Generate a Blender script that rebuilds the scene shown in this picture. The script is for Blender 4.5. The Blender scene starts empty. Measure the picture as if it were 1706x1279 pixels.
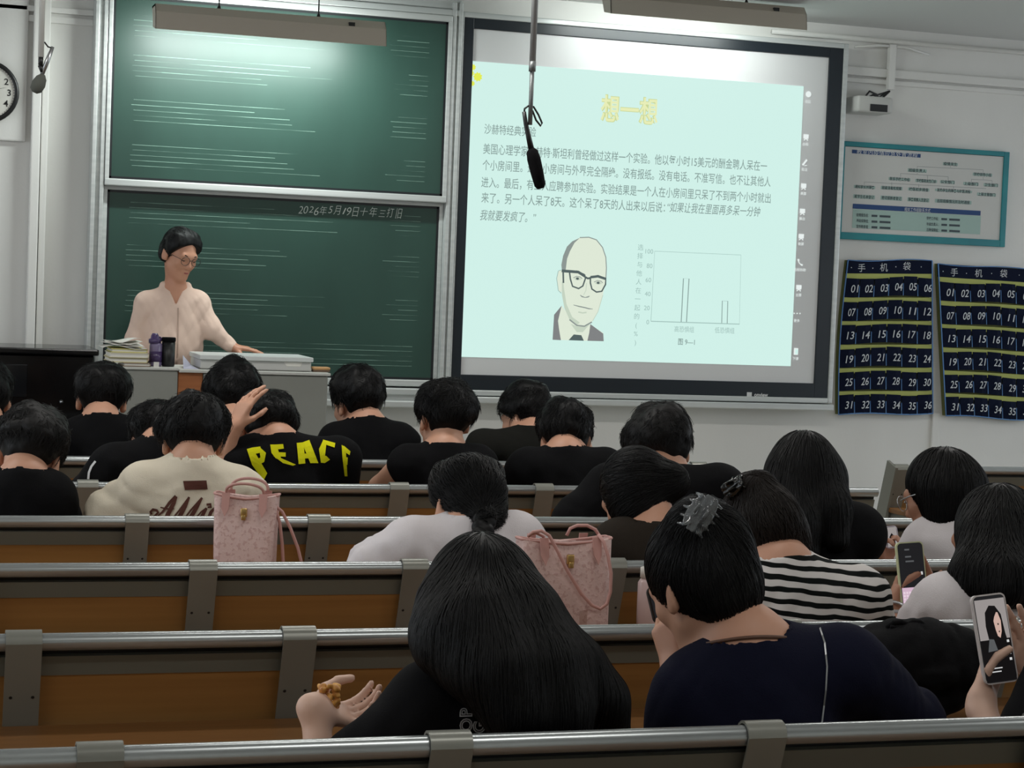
import bpy, bmesh, math, random
import numpy as np
from mathutils import Vector, Matrix
from mathutils.bvhtree import BVHTree

random.seed(7); rng = np.random.default_rng(7)
SC = bpy.context.scene
COL = SC.collection

# ------------------------------------------------------------------ camera
F_PX, YAW, PITCH, ROLL, CAM_Z = 3200.0, 0.30298571, 0.0490747, 0.03951012, 1.54845
def cam_axes():
    cy, sy, cp, sp = math.cos(YAW), math.sin(YAW), math.cos(PITCH), math.sin(PITCH)
    f = Vector((sy*cp, cy*cp, -sp)); r0 = Vector((cy, -sy, 0)); u0 = r0.cross(f)
    c, s = math.cos(ROLL), math.sin(ROLL)
    return c*r0 + s*u0, -s*r0 + c*u0, f
CR, CU, CF = cam_axes()
cam_d = bpy.data.cameras.new('camera'); cam = bpy.data.objects.new('camera', cam_d); COL.objects.link(cam)
cam_d.sensor_width = 36.0; cam_d.lens = F_PX/1706*36.0; cam_d.clip_start = 0.05
cam.matrix_world = Matrix(((CR.x, CU.x, -CF.x, 0), (CR.y, CU.y, -CF.y, 0), (CR.z, CU.z, -CF.z, CAM_Z), (0, 0, 0, 1)))
SC.camera = cam
def at(x, y, Y):
    """world point on the plane of depth Y seen at a photograph pixel"""
    v = CF + CR*((x-853)/F_PX) - CU*((y-639.5)/F_PX)
    return Vector((0, 0, CAM_Z)) + v*(Y/v.y)

# ------------------------------------------------------------------ world, lights, exposure
SC.view_settings.view_transform = 'Standard'; SC.view_settings.look = 'None'
SC.view_settings.exposure = 0.0; SC.view_settings.gamma = 1.0
w = bpy.data.worlds.new('daylight'); SC.world = w; w.use_nodes = True
w.node_tree.nodes['Background'].inputs[0].default_value = (0.86, 0.93, 1.0, 1)
w.node_tree.nodes['Background'].inputs[1].default_value = 1.9
CEIL_Z = 3.14
def area(name, loc, sx, sy, power, rot, color=(1, 1, 1), parent=None):
    l = bpy.data.lights.new(name, 'AREA'); l.shape = 'RECTANGLE'; l.size = sx; l.size_y = sy
    l.energy = power; l.color = color
    o = bpy.data.objects.new(name, l); COL.objects.link(o); o.location = loc; o.rotation_euler = rot
    if parent: o.parent = parent
    return o
CEILING_LAMP_POWER = {1.6: 12.0, 4.0: 9.0, 6.4: 22.0}
BOARD_LAMP_POWER = (26.0, 9.0)

# ------------------------------------------------------------------ materials
def lin(c):
    return tuple(((v/255)/12.92 if v <= 10 else (((v/255)+.055)/1.055)**2.4) for v in c)
def mat(name, rgb, rough=.6, metal=0.0, spec=.5, emit=None, estr=1.0):
    m = bpy.data.materials.new(name); m.use_nodes = True
    b = m.node_tree.nodes['Principled BSDF']
    b.inputs['Base Color'].default_value = (*lin(rgb), 1); b.inputs['Roughness'].default_value = rough
    b.inputs['Metallic'].default_value = metal; b.inputs['Specular IOR Level'].default_value = spec
    if emit is not None:
        b.inputs['Emission Color'].default_value = (*lin(emit), 1); b.inputs['Emission Strength'].default_value = estr
    return m
def noisy(m, scale=(8, 8, 8), c2=None, detail=4, fac=(0.35, .65), bump=0.0, bscale=None, coord='Object'):
    """mix the base colour with a second one by noise and/or add a bump"""
    nt = m.node_tree; b = nt.nodes['Principled BSDF']
    tc = nt.nodes.new('ShaderNodeTexCoord'); mp = nt.nodes.new('ShaderNodeMapping'); mp.inputs['Scale'].default_value = scale
    nt.links.new(tc.outputs[coord], mp.inputs[0])
    nz = nt.nodes.new('ShaderNodeTexNoise'); nz.inputs['Detail'].default_value = detail; nz.inputs['Scale'].default_value = 1
    nt.links.new(mp.outputs[0], nz.inputs['Vector'])
    if c2 is not None:
        rp = nt.nodes.new('ShaderNodeValToRGB'); rp.color_ramp.elements[0].position = fac[0]; rp.color_ramp.elements[1].position = fac[1]
        rp.color_ramp.elements[0].color = b.inputs['Base Color'].default_value; rp.color_ramp.elements[1].color = (*lin(c2), 1)
        nt.links.new(nz.outputs[0], rp.inputs[0]); nt.links.new(rp.outputs[0], b.inputs['Base Color'])
    if bump:
        bp = nt.nodes.new('ShaderNodeBump'); bp.inputs['Strength'].default_value = bump; bp.inputs['Distance'].default_value = .01
        if bscale:
            n2 = nt.nodes.new('ShaderNodeTexNoise'); n2.inputs['Scale'].default_value = bscale
            nt.links.new(tc.outputs[coord], n2.inputs['Vector']); nt.links.new(n2.outputs[0], bp.inputs['Height'])
        else: nt.links.new(nz.outputs[0], bp.inputs['Height'])
        nt.links.new(bp.outputs[0], b.inputs['Normal'])
    return m
M = {}
M['wall'] = noisy(mat('white_paint', (232, 231, 227), .75), (1.5, 1.5, .6), (224, 223, 219), bump=.05, bscale=60)
M['ceiling'] = mat('ceiling_paint', (205, 206, 204), .8)
M['floor'] = noisy(mat('floor_tile', (176, 172, 164), .4), (3, 3, 3), (166, 162, 154))
M['alu'] = noisy(mat('brushed_aluminium', (205, 208, 206), .38, .35), (1, 40, 40), (190, 194, 193))
M['rail'] = noisy(mat('rail_aluminium', (184, 190, 190), .24, .65), (2, 60, 60), (160, 165, 166))
M['strip'] = mat('strip_metal', (116, 118, 108), .5, .2)
M['strap'] = noisy(mat('strap_enamel', (142, 143, 135), .33, .3), (3, 3, 3), (132, 133, 125))
M['screw'] = mat('dark_screw', (14, 14, 15), .5)
M['wood'] = noisy(mat('bench_veneer', (170, 124, 68), .42), (1.2, 30, 30), (146, 103, 54), detail=6, fac=(.3, .7))
M['desk'] = noisy(mat('desk_veneer', (130, 90, 50), .4), (1.2, 30, 30), (112, 76, 42), detail=6, fac=(.3, .7))
M['green'] = noisy(mat('chalkboard_green', (34, 62, 54), .42), (2.2, 1, .8), (42, 73, 64), fac=(.35, .75))
M['blackgap'] = mat('dark_gap', (16, 22, 26), .5)
M['bezel'] = mat('bezel_black', (18, 28, 36), .35)
M['white_screen'] = mat('white_board', (214, 214, 214), .45)
M['skin'] = noisy(mat('skin', (206, 158, 132), .5), (6, 6, 6), (196, 146, 120))
M['skin_teacher'] = noisy(mat('skin_warm', (200, 146, 118), .5), (6, 6, 6), (190, 134, 108))
M['skin_pale'] = noisy(mat('skin_pale', (222, 184, 164), .5), (6, 6, 6), (214, 172, 150))
M['skin_tan'] = noisy(mat('skin_tan', (176, 128, 102), .5), (6, 6, 6), (166, 118, 94))
M['hair'] = mat('black_hair', (8, 8, 9), .5, 0, .22)
M['hair_brown'] = mat('dark_brown_hair', (28, 22, 19), .5, 0, .28)
M['hair_soft'] = mat('soft_black_hair', (13, 12, 12), .55, 0, .25)
def cloth(name, rgb, rgb2=None):
    return noisy(mat(name, rgb, .92, 0, .15), (14, 14, 14), rgb2, bump=.15, bscale=350)
M['black'] = cloth('black_cotton', (12, 12, 14)); M['olive'] = cloth('olive_black_cotton', (26, 26, 23))
M['dark_brown'] = cloth('dark_brown_cotton', (44, 38, 32)); M['navy'] = cloth('navy_cotton', (17, 19, 38))
M['cream'] = cloth('cream_cotton', (222, 212, 192)); M['white_cloth'] = cloth('white_cotton', (216, 210, 212))
M['pink'] = cloth('pale_pink_knit', (228, 200, 184)); M['trouser'] = cloth('dark_trousers', (24, 25, 30))
M['sole'] = mat('shoe_rubber', (40, 40, 42), .6)
M['yellow'] = cloth('lime_print', (216, 214, 24)); M['brownprint'] = cloth('brown_print', (92, 58, 50)); M['whiteprint'] = mat('white_print', (205, 205, 205), .7)
M['piano'] = mat('piano_lacquer', (10, 11, 13), .16)
M['lectern'] = noisy(mat('lectern_steel', (142, 143, 136), .5), (3, 3, 3), (136, 137, 130))
M['lectern_wood'] = noisy(mat('lectern_wood', (170, 106, 62), .5), (2, 2, 30), (150, 90, 50))
M['offwhite'] = mat('off_white_plastic', (196, 196, 192), .45)
M['paper'] = mat('paper', (224, 222, 214), .8); M['bookcover'] = mat('book_edge', (206, 200, 176), .8)
M['dark'] = mat('black_plastic', (20, 21, 22), .4); M['steel'] = mat('steel', (180, 182, 184), .3, .9)
M['gold'] = mat('gold_metal', (196, 164, 104), .3, .9)
M['bag'] = noisy(mat('pink_leather', (214, 184, 178), .5), (95, 95, 95), (198, 162, 156), detail=2, fac=(.56, .6), bump=.2)
M['bagtrim'] = mat('pink_leather_trim', (196, 148, 140), .5)

# ------------------------------------------------------------------ object helpers
def empty(name, loc, label, cat, group=None, kind=None):
    o = bpy.data.objects.new(name, None); COL.objects.link(o); o.location = loc; o.empty_display_size = .05
    tag(o, label, cat, group, kind); return o
def tag(o, label=None, cat=None, group=None, kind=None):
    if label: o['label'] = label
    if cat: o['category'] = cat
    if group: o['group'] = group
    if kind: o['kind'] = kind
    return o
def world_loc(o):
    v = Vector((0, 0, 0))
    while o is not None: v = v + o.location; o = o.parent
    return v
def mesh_obj(name, verts, faces, mats, parent=None, fmat=None, smooth=False):
    """verts in world space; the object keeps its origin at its parent's (or at the mesh centre)"""
    V = np.asarray(verts, float).reshape(-1, 3)
    org = world_loc(parent) if parent else Vector(((V[:, 0].min()+V[:, 0].max())/2, (V[:, 1].min()+V[:, 1].max())/2, V[:, 2].min()))
    me = bpy.data.meshes.new(name)
    if isinstance(faces, np.ndarray):
        n, k = faces.shape
        me.vertices.add(len(V)); me.vertices.foreach_set('co', (V-np.array(org)).ravel())
        me.loops.add(n*k); me.loops.foreach_set('vertex_index', faces.ravel().astype(np.int32))
        me.polygons.add(n); me.polygons.foreach_set('loop_start', np.arange(0, n*k, k, dtype=np.int32))
        me.polygons.foreach_set('loop_total', np.full(n, k, np.int32)); me.update(calc_edges=True)
    else:
        me.from_pydata((V-np.array(org)).tolist(), [], faces); me.update()
    for m in (mats if isinstance(mats, (list, tuple)) else [mats]): me.materials.append(m)
    if fmat is not None: me.polygons.foreach_set('material_index', np.asarray(fmat, np.int32))
    me.polygons.foreach_set('use_smooth', np.full(len(me.polygons), bool(smooth)))
    o = bpy.data.objects.new(name, me); COL.objects.link(o)
    if parent: o.parent = parent
    else: o.location = org
    return o
class MB:
    """collects shapes (world space) for ONE mesh"""
    def __init__(s): s.v = []; s.f = []; s.m = []
    def add(s, vs, fs, mi=0):
        n = len(s.v); s.v += [tuple(v) for v in vs]; s.f += [[i+n for i in f] for f in fs]; s.m += [mi]*len(fs); return s
    def box(s, lo, hi, mi=0, bev=0.0, mtx=None):
        bm = bmesh.new(); bmesh.ops.create_cube(bm, size=1)
        for v in bm.verts: v.co = Vector([(lo[i]+hi[i])/2 + v.co[i]*(hi[i]-lo[i]) for i in range(3)])
        if bev: bmesh.ops.bevel(bm, geom=bm.edges[:]+bm.verts[:], offset=bev, segments=2, profile=.6, affect='EDGES')
        return s.bm(bm, mi, mtx)
    def bm(s, bm, mi=0, mtx=None):
        if mtx is not None: bm.transform(mtx)
        bm.verts.index_update()
        s.add([v.co[:] for v in bm.verts], [[v.index for v in f.verts] for f in bm.faces], mi); bm.free(); return s
    def tube(s, pts, r, n=8, mi=0, flat=None, cap=True):
        """sweep; r scalar or per point; flat=(wide axis vector, ratio)"""
        P = [Vector(p) for p in pts]; rs = r if isinstance(r, (list, tuple)) else [r]*len(P)
        rings = []; prev = None
        for i, p in enumerate(P):
            t = (P[min(i+1, len(P)-1)]-P[max(i-1, 0)]).normalized()
            if flat is not None: a = (Vector(flat[0])-t*t.dot(Vector(flat[0])))
            elif prev is None: a = t.orthogonal()
            else: a = prev - t*t.dot(prev)
            if a.length < 1e-6: a = t.orthogonal()
            a.normalize(); b = t.cross(a); prev = a; k = flat[1] if flat is not None else 1
            rings.append([p + (a*math.cos(2*math.pi*j/n)*k + b*math.sin(2*math.pi*j/n))*rs[i] for j in range(n)])
        vs = [v for rg in rings for v in rg]; fs = []
        for i in range(len(P)-1):
            for j in range(n): fs.append([i*n+j, i*n+(j+1) % n, (i+1)*n+(j+1) % n, (i+1)*n+j])
        if cap: fs += [list(range(n))[::-1], [(len(P)-1)*n+j for j in range(n)]]
        return s.add(vs, fs, mi)
    def lathe(s, prof, base, n=20, mi=0, axis=Vector((0, 0, 1)), sx=1, sy=1):
        a = Vector(axis).normalized(); x = a.orthogonal().normalized() if abs(a.z) < .99 else Vector((1, 0, 0)); y = a.cross(x)
        vs = []; fs = []; b = Vector(base)
        for (r, h) in prof:
            for j in range(n): vs.append(b + a*h + (x*math.cos(2*math.pi*j/n)*sx + y*math.sin(2*math.pi*j/n)*sy)*r)
        for i in range(len(prof)-1):
            for j in range(n): fs.append([i*n+j, i*n+(j+1) % n, (i+1)*n+(j+1) % n, (i+1)*n+j])
        fs += [list(range(n))[::-1], [(len(prof)-1)*n+j for j in range(n)]]
        return s.add(vs, fs, mi)
    def prism(s, poly, d, mi=0):
        """closed polygon (world points) pushed along vector d"""
        n = len(poly); P = [Vector(p) for p in poly]; d = Vector(d)
        return s.add(P+[p+d for p in P], [list(range(n))[::-1], [n+i for i in range(n)]] + [[i, (i+1) % n, n+(i+1) % n, n+i] for i in range(n)], mi)
    def ribbon(s, pts, wd, mi=0, nrm=Vector((0, -1, 0)), th=.0006):
        P = [Vector(p) for p in pts]; ws = wd if isinstance(wd, (list, tuple)) else [wd]*len(P); L = []; Rr = []
        for i, p in enumerate(P):
            t = (P[min(i+1, len(P)-1)]-P[max(i-1, 0)]).normalized(); b = t.cross(nrm).normalized()
            L.append(p+b*ws[i]/2); Rr.append(p-b*ws[i]/2)
        n = len(P)
        return s.add(L+Rr, [[i, i+1, n+i+1, n+i] for i in range(n-1)], mi)
    def text(s, body, origin, width=None, height=.05, mi=0, shear=0.0, bold=0.0, xdir=(1, 0, 0), ydir=(0, 0, 1), align='L', mid=True, line=0):
        c = bpy.data.curves.new('txt', 'FONT'); c.body = body
        if line: c.fill_mode = 'NONE'; c.bevel_depth = line; c.bevel_resolution = 0
        c.shear = shear; c.offset = bold; c.resolution_u = 3
        o = bpy.data.objects.new('txt', c); COL.objects.link(o); bpy.context.view_layer.update()
        me = bpy.data.meshes.new_from_object(o.evaluated_get(bpy.context.evaluated_depsgraph_get()))
        co = np.zeros(len(me.vertices)*3); me.vertices.foreach_get('co', co); co = co.reshape(-1, 3)
        fs = [list(p.vertices) for p in me.polygons]
        bpy.data.objects.remove(o); bpy.data.curves.remove(c); bpy.data.meshes.remove(me)
        if not len(co): return s
        x0, x1 = co[:, 0].min(), co[:, 0].max(); kx = height if width is None else width/(x1-x0)
        ox = {'L': -x0, 'C': -(x0+x1)/2, 'R': -x1}[align]
        X = (co[:, 0]+ox)*kx; Yy = (co[:, 1]-(.36 if mid else 0))*height
        O = np.array(origin); W = O + X[:, None]*np.array(xdir)[None] + Yy[:, None]*np.array(ydir)[None]
        return s.add(W.tolist(), fs, mi)
    def build(s, name, mats, parent=None, smooth=False):
        return mesh_obj(name, s.v, s.f, mats, parent, s.m, smooth)
def auto_smooth(o, ang=40):
    me = o.data; me.polygons.foreach_set('use_smooth', np.full(len(me.polygons), True))
    bm = bmesh.new(); bm.from_mesh(me)
    for e in bm.edges:
        if len(e.link_faces) == 2 and e.calc_face_angle(0) > math.radians(ang): e.smooth = False
    bm.to_mesh(me); bm.free(); return o

# ------------------------------------------------------------------ signed-distance modelling of soft shapes
def A3(v): return np.array(v[:], float)
def rc(a, b, ra, rb, k=.02): return ('rc', A3(a), A3(b), ra, rb, k)
def el(c, r, R=None, k=.02): return ('el', A3(c), np.array(r, float), np.eye(3) if R is None else np.array(R, float), k)
def prim_bounds(p):
    if p[0] == 'rc':
        lo = np.minimum(p[1]-p[3], p[2]-p[4]); hi = np.maximum(p[1]+p[3], p[2]+p[4])
    else:
        e = np.abs(p[3])@p[2]; lo, hi = p[1]-e, p[1]+e
    return lo, hi
def prim_d(p, P):
    if p[0] == 'rc':
        a, b, ra, rb = p[1:5]; ba = b-a; L2 = max(ba@ba, 1e-12)
        t = np.clip(((P-a)@ba)/L2, 0, 1)
        return np.linalg.norm(P-a-t[..., None]*ba, axis=-1) - (ra+(rb-ra)*t)
    c, r, R = p[1:4]; q = ((P-c)@R)
    k0 = np.linalg.norm(q/r, axis=-1); k1 = np.linalg.norm(q/(r*r), axis=-1)
    return k0*(k0-1)/np.maximum(k1, 1e-9)
def smin(a, b, k):
    h = np.maximum(k-np.abs(a-b), 0)/k
    return np.minimum(a, b) - h*h*k*.25
def ev(prims, P):
    d = np.full(P.shape[:-1], 9.0)
    for p in prims: d = smin(d, prim_d(p, P), p[-1])
    return d
def sdf_mesh(prims, h, post=None, pad=.03):
    B = 8
    bs = [prim_bounds(p) for p in prims]
    lo = np.min([b[0] for b in bs], 0)-pad; hi = np.max([b[1] for b in bs], 0)+pad
    nb = np.maximum(1, np.ceil((hi-lo)/(h*B)).astype(int))
    ix = np.stack(np.meshgrid(*[np.arange(n) for n in nb], indexing='ij'), -1)
    C = lo + (ix*B + B/2 - .5)*h
    dc = ev(prims, C)
    if post: dc = post(C.reshape(-1, 3), dc.reshape(-1)).reshape(dc.shape)
    act = np.abs(dc) < h*B*1.15 + .02
    V = np.repeat(np.repeat(np.repeat(dc.astype(np.float32), B, 0), B, 1), B, 2)
    ab = np.argwhere(act); off = np.stack(np.meshgrid(*[np.arange(B)]*3, indexing='ij'), -1).reshape(-1, 3)
    P = lo + (ab[:, None, :]*B + off[None])*h
    D = np.full(P.shape[:2], 9.0); cen = P.mean(1); rad = h*B*.87
    for p in prims:
        pl, ph = prim_bounds(p); m = p[-1]+rad+.02
        sel = np.all((cen > pl-m) & (cen < ph+m), 1)
        if sel.any(): D[sel] = smin(D[sel], prim_d(p, P[sel]), p[-1])
    D = np.where(D > 8, np.repeat(dc[act][:, None], B**3, 1), D)
    if post: D = post(P.reshape(-1, 3), D.reshape(-1)).reshape(D.shape)
    V.reshape(nb[0], B, nb[1], B, nb[2], B)[ab[:, 0], :, ab[:, 1], :, ab[:, 2], :] = D.reshape(-1, B, B, B)
    V[0] = V[-1] = 9; V[:, 0] = V[:, -1] = 9; V[:, :, 0] = V[:, :, -1] = 9
    S = V < 0
    cnt = np.zeros(tuple(np.array(V.shape)-1), np.uint8)
    offs = [(i, j, k) for i in (0, 1) for j in (0, 1) for k in (0, 1)]
    sh = cnt.shape
    for (i, j, k) in offs: cnt += S[i:i+sh[0], j:j+sh[1], k:k+sh[2]]
    cells = np.argwhere((cnt > 0) & (cnt < 8))
    cv = np.stack([V[cells[:, 0]+i, cells[:, 1]+j, cells[:, 2]+k] for (i, j, k) in offs], 1).astype(float)
    acc = np.zeros((len(cells), 3)); num = np.zeros(len(cells))
    for a in range(8):
        for b in range(a+1, 8):
            da = np.array(offs[a]); db = np.array(offs[b])
            if np.abs(da-db).sum() != 1: continue
            m = (cv[:, a] < 0) != (cv[:, b] < 0)
            t = cv[:, a]/np.where(m, cv[:, a]-cv[:, b], 1)
            acc += np.where(m[:, None], da+(db-da)*t[:, None], 0); num += m
    verts = lo + (cells + acc/num[:, None])*h
    idm = np.full(sh, -1, np.int32); idm[tuple(cells.T)] = np.arange(len(cells))
    quads = []
    for ax in range(3):
        sl0 = [slice(None)]*3; sl1 = [slice(None)]*3; sl0[ax] = slice(0, -1); sl1[ax] = slice(1, None)
        s0, s1 = S[tuple(sl0)], S[tuple(sl1)]
        e = np.argwhere(s0 != s1); e = e[np.all(e[:, [i for i in range(3) if i != ax]] > 0, 1)]
        u, v = (ax+1) % 3, (ax+2) % 3
        du = np.zeros(3, int); dv = np.zeros(3, int); du[u] = 1; dv[v] = 1
        g = lambda q: idm[q[:, 0], q[:, 1], q[:, 2]]
        q = np.stack([g(e-du-dv), g(e-dv), g(e), g(e-du)], 1)
        fl = s0[tuple(e.T)]
        q = np.where(fl[:, None], q, q[:, ::-1])
        quads.append(q[np.all(q >= 0, 1)])
    return verts, np.concatenate(quads)
def sdf_obj(name, prims, h, m, parent, post=None, fmat_fn=None):
    V, Q = sdf_mesh(prims, h, post)
    fm = fmat_fn(V[Q].mean(1)) if fmat_fn else None
    return mesh_obj(name, V, Q, m, parent, fm, True)
def wrinkle(amp, seed, freq=42.0):
    """soft folds: domain-warped ridges, wavelength about 2 pi / freq"""
    r = np.random.default_rng(seed); ks = r.normal(size=(6, 3)); ks /= np.linalg.norm(ks, axis=1)[:, None]; ks[:, 2] *= .8
    kw = r.normal(size=(6, 3))*freq*.35; ph = r.uniform(0, 6.28, (6, 2))
    def f(P):
        d = np.zeros(len(P))
        for i in range(6):
            s = np.sin(P@ks[i]*freq*(.55+.3*i) + ph[i, 0] + 1.9*np.sin(P@kw[i]+ph[i, 1]))
            d += (1-2*np.sqrt(np.abs(s)+.02) if i % 2 else s)/(1+.45*i)
        return d*amp*.6
    return f

# ================================================================== the room
YW = 10.08           # front wall face
YB = 9.98            # face of boards
def struct(name, mb, mats, label=None, smooth=False):
    o = mb.build(name, mats, None, smooth); o['kind'] = 'structure'
    if label: o['label'] = label
    return o
struct('floor', MB().box((-4, -1.5, -.1), (9, YW+.2, 0)), M['floor'])
struct('ceiling', MB().box((-4, -1.5, CEIL_Z), (9, YW+.2, CEIL_Z+.1)), M['ceiling'])
struct('wall_front', MB().box((-4, YW, 0), (9, YW+.2, CEIL_Z)), M['wall'])
struct('wall_back', MB().box((-4, -1.7, 0), (9, -1.5, CEIL_Z)), M['wall'])
struct('wall_left', MB().box((-4.1, -1.7, 0), (-4, 1.6, CEIL_Z)).box((-4.1, 1.6, 0), (-4, YW, .9)).box((-4.1, 1.6, 2.7), (-4, YW, CEIL_Z)), M['wall'])
struct('wall_right', MB().box((9, -1.7, 0), (9.1, 1.6, CEIL_Z)).box((9, 1.6, 0), (9.1, YW, .9)).box((9, 1.6, 2.7), (9.1, YW, CEIL_Z)), M['wall'])
# stage platform in front of the wall
struct('floor_platform', MB().box((-.6, 8.5, 0), (5.2, YW, .2), 0, .01), M['floor'], 'low grey stage platform under the boards')
# pilaster and mouldings of the front wall
xa = at(74, 400, YW).x; xb = at(46, 400, YW).x
tb = MB(); tb.box((xb, YW-.07, 0), (xb+.045, YW, CEIL_Z), 0, .006); tb.box((xb+.05, YW-.05, 0), (xa, YW, CEIL_Z), 0, .006)
struct('trim_1', tb, M['wall'])
zt = at(1550, 136, YW).z
tb = MB(); tb.box((5.03, YW-.03, zt), (9, YW, zt+.05), 0, .008); tb.box((5.03, YW-.02, zt-.04), (9, YW, zt-.012), 0, .006)
struct('trim_2', tb, M['wall'])
tb = MB(); xr = at(1549, 740, YW).x; tb.box((xr, YW-.035, 0), (9, YW, at(1500, 400, YW).z+.9), 0, .006)
tb = MB(); tb.box((xr, YW-.02, 0), (xr+.05, YW, .92), 0, .006); struct('trim_3', tb, M['wall'])
zt = at(80, 22, YW).z
tb = MB(); tb.box((-2, YW-.03, zt), (.84, YW, zt+.03), 0, .006); tb.box((-2, YW-.02, zt-.05), (.84, YW, zt-.015), 0, .006); struct('trim_4', tb, M['wall'])

# noticeboard panel on the far left with the clock
a = at(42, 236, YW-.03); pb = MB(); pb.box((-.8, YW-.03, a.z), (a.x, YW, a.z+1.0), 0, .008)
pn = pb.build('wall_panel', M['wall']); tag(pn, 'white flat wall panel behind the round clock at the left edge', 'wall panel'); pn['kind'] = 'structure'
cc = at(-22, 152, YW-.05); R = .15
ck = empty('wall_clock', (cc.x, YW-.03, cc.z), 'round white clock with a black rim on the wall at the left edge', 'clock')
MB().lathe([(R, 0), (R+.008, .012), (R+.006, .03), (R-.012, .034), (R-.016, .02)], (cc.x, YW-.03, cc.z), 40, 0, Vector((0, -1, 0))).build('rim', M['dark'], ck, True)
MB().lathe([(R-.012, .015), (R-.012, .024)], (cc.x, YW-.03, cc.z), 40, 0, Vector((0, -1, 0))).build('dial', M['paper'], ck)
cn = MB()
for k in range(12):
    t = math.radians(30*(k+1)); cn.text(str(k+1), (cc.x+math.sin(t)*R*.72, YW-.0555, cc.z+math.cos(t)*R*.72), None, .045, 0, 0, .015, align='C')
for k in range(60):
    t = math.radians(6*k); d = Vector((math.sin(t), 0, math.cos(t))); c0 = Vector((cc.x, YW-.0555, cc.z))
    cn.ribbon([c0+d*R*.86, c0+d*R*.9], .002)
cn.build('numerals', M['dark'], ck)
for an, ln, wd in ((300, .07, .008), (75, .1, .005)):
    t = math.radians(an); d = Vector((math.sin(t), 0, math.cos(t))); c0 = Vector((cc.x, YW-.058, cc.z))
    MB().prism([c0-d*.015+d.cross(Vector((0, 1, 0)))*wd/2, c0+d*ln, c0-d*.015-d.cross(Vector((0, 1, 0)))*wd/2], (0, .002, 0)).build('hand', M['dark'], ck)

# ------------------------------------------------------------------ sliding chalkboards
X0, X1 = .925, 2.672; ZT, ZM1, ZM0, ZB0 = 2.95, 2.03, 1.975, 1.045
fr = empty('chalkboard_rack', ((X0+X1)/2, YW, 0), 'tall white aluminium frame holding the two sliding green chalkboards', 'board rack')
for nm, xs in (('stile', (.838, .860, .880)), ('stile', (2.695, 2.713, 2.730))):
    mb = MB()
    for i, x in enumerate(xs): mb.box((x, YB-.055+.02*(i % 2), .93), (x+.021, YW, 3.06), 0, .004)
    mb.build(nm, M['alu'], fr)
MB().box((.845, YB-.05, 2.985), (2.75, YW, 3.02), 0, .006).box((.845, YB-.03, 3.022), (2.75, YW, 3.075), 0, .006).build('top_rail', M['alu'], fr)
MB().box((.902, YB-.05, .965), (2.695, YW, 1.0), 0, .006).box((.9, YB-.09, .90), (2.7, YW, .935), 0, .006).box((.9, YB-.02, .935), (2.68, YW, .965), 0).build('chalk_tray', M['alu'], fr)
def chalkboard(z0, z1, y, label, sets, chalk):
    t = empty('chalkboard', ((X0+X1)/2, y+.04, z0), label, 'chalkboard', 'sliding green chalkboards with music staves')
    MB().box((X0, y, z0), (X1, y+.02, z1)).build('green_panel', M['green'], t)
    mb = MB()
    mb.box((X0-.022, y-.012, z0-.035), (X0, y+.03, z1+.03), 0, .004).box((X1, y-.012, z0-.035), (X1+.022, y+.03, z1+.03), 0, .004)
    mb.box((X0-.022, y-.014, z0-.036), (X1+.022, y+.03, z0), 0, .006).box((X0-.022, y-.014, z1), (X1+.022, y+.03, z1+.034), 0, .006)
    mb.build('edge_frame', M['alu'], t)
    g = MB(); e = .012
    for lo, hi in (((X0, z0), (X0+e, z1)), ((X1-e, z0), (X1, z1)), ((X0, z0), (X1, z0+e)), ((X0, z1-e), (X1, z1))):
        g.box((lo[0], y-.002, lo[1]), (hi[0], y, hi[1]))
    g.build('dark_gasket', M['blackgap'], t)
    ml = MB()
    for (zs, full) in sets:
        for k in range(5):
            z = zs - .0262*k
            ml.ribbon([(X0+.1+random.uniform(0, .02), y-.001, z), (X1-.12 if full else X0+random.uniform(.7, 1.2), y-.001, z)], .0028)
            if not full: ml.ribbon([(X1-.32+random.uniform(0, .12), y-.001, z), (X1-.1, y-.001, z)], .0024)
    ml.build('staff_lines', M['staff'], t)
    if chalk: chalk(t, y)
    return t
ms = mat('worn_white_lines', (150, 185, 170), .8); nt = ms.node_tree; bs = nt.nodes['Principled BSDF']
tc = nt.nodes.new('ShaderNodeTexCoord'); mp = nt.nodes.new('ShaderNodeMapping'); mp.inputs['Scale'].default_value = (2.6, 1, 38)
nz = nt.nodes.new('ShaderNodeTexNoise'); nz.inputs['Detail'].default_value = 2; rp = nt.nodes.new('ShaderNodeValToRGB')
nt.links.new(tc.outputs['Object'], mp.inputs[0]); nt.links.new(mp.outputs[0], nz.inputs['Vector']); nt.links.new(nz.outputs[0], rp.inputs[0])
nz.inputs['Scale'].default_value = 1.0
rp.color_ramp.elements[0].position = .38; rp.color_ramp.elements[1].position = .6; rp.color_ramp.elements[0].color = (.03, .03, .03, 1); rp.color_ramp.elements[1].color = (.58, .58, .58, 1)
nt.links.new(rp.outputs[0], bs.inputs['Alpha']); M['staff'] = ms
M['chalk'] = mat('chalk', (205, 215, 208), .9)
zz = lambda y: at(205, y, YB).z
chalkboard(ZM1, ZT, YB-.05, 'upper green chalkboard with worn staves under the hanging lamp', [(zz(25), 0), (zz(92), 0), (zz(166), 0), (zz(241), 0)], None)
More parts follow.
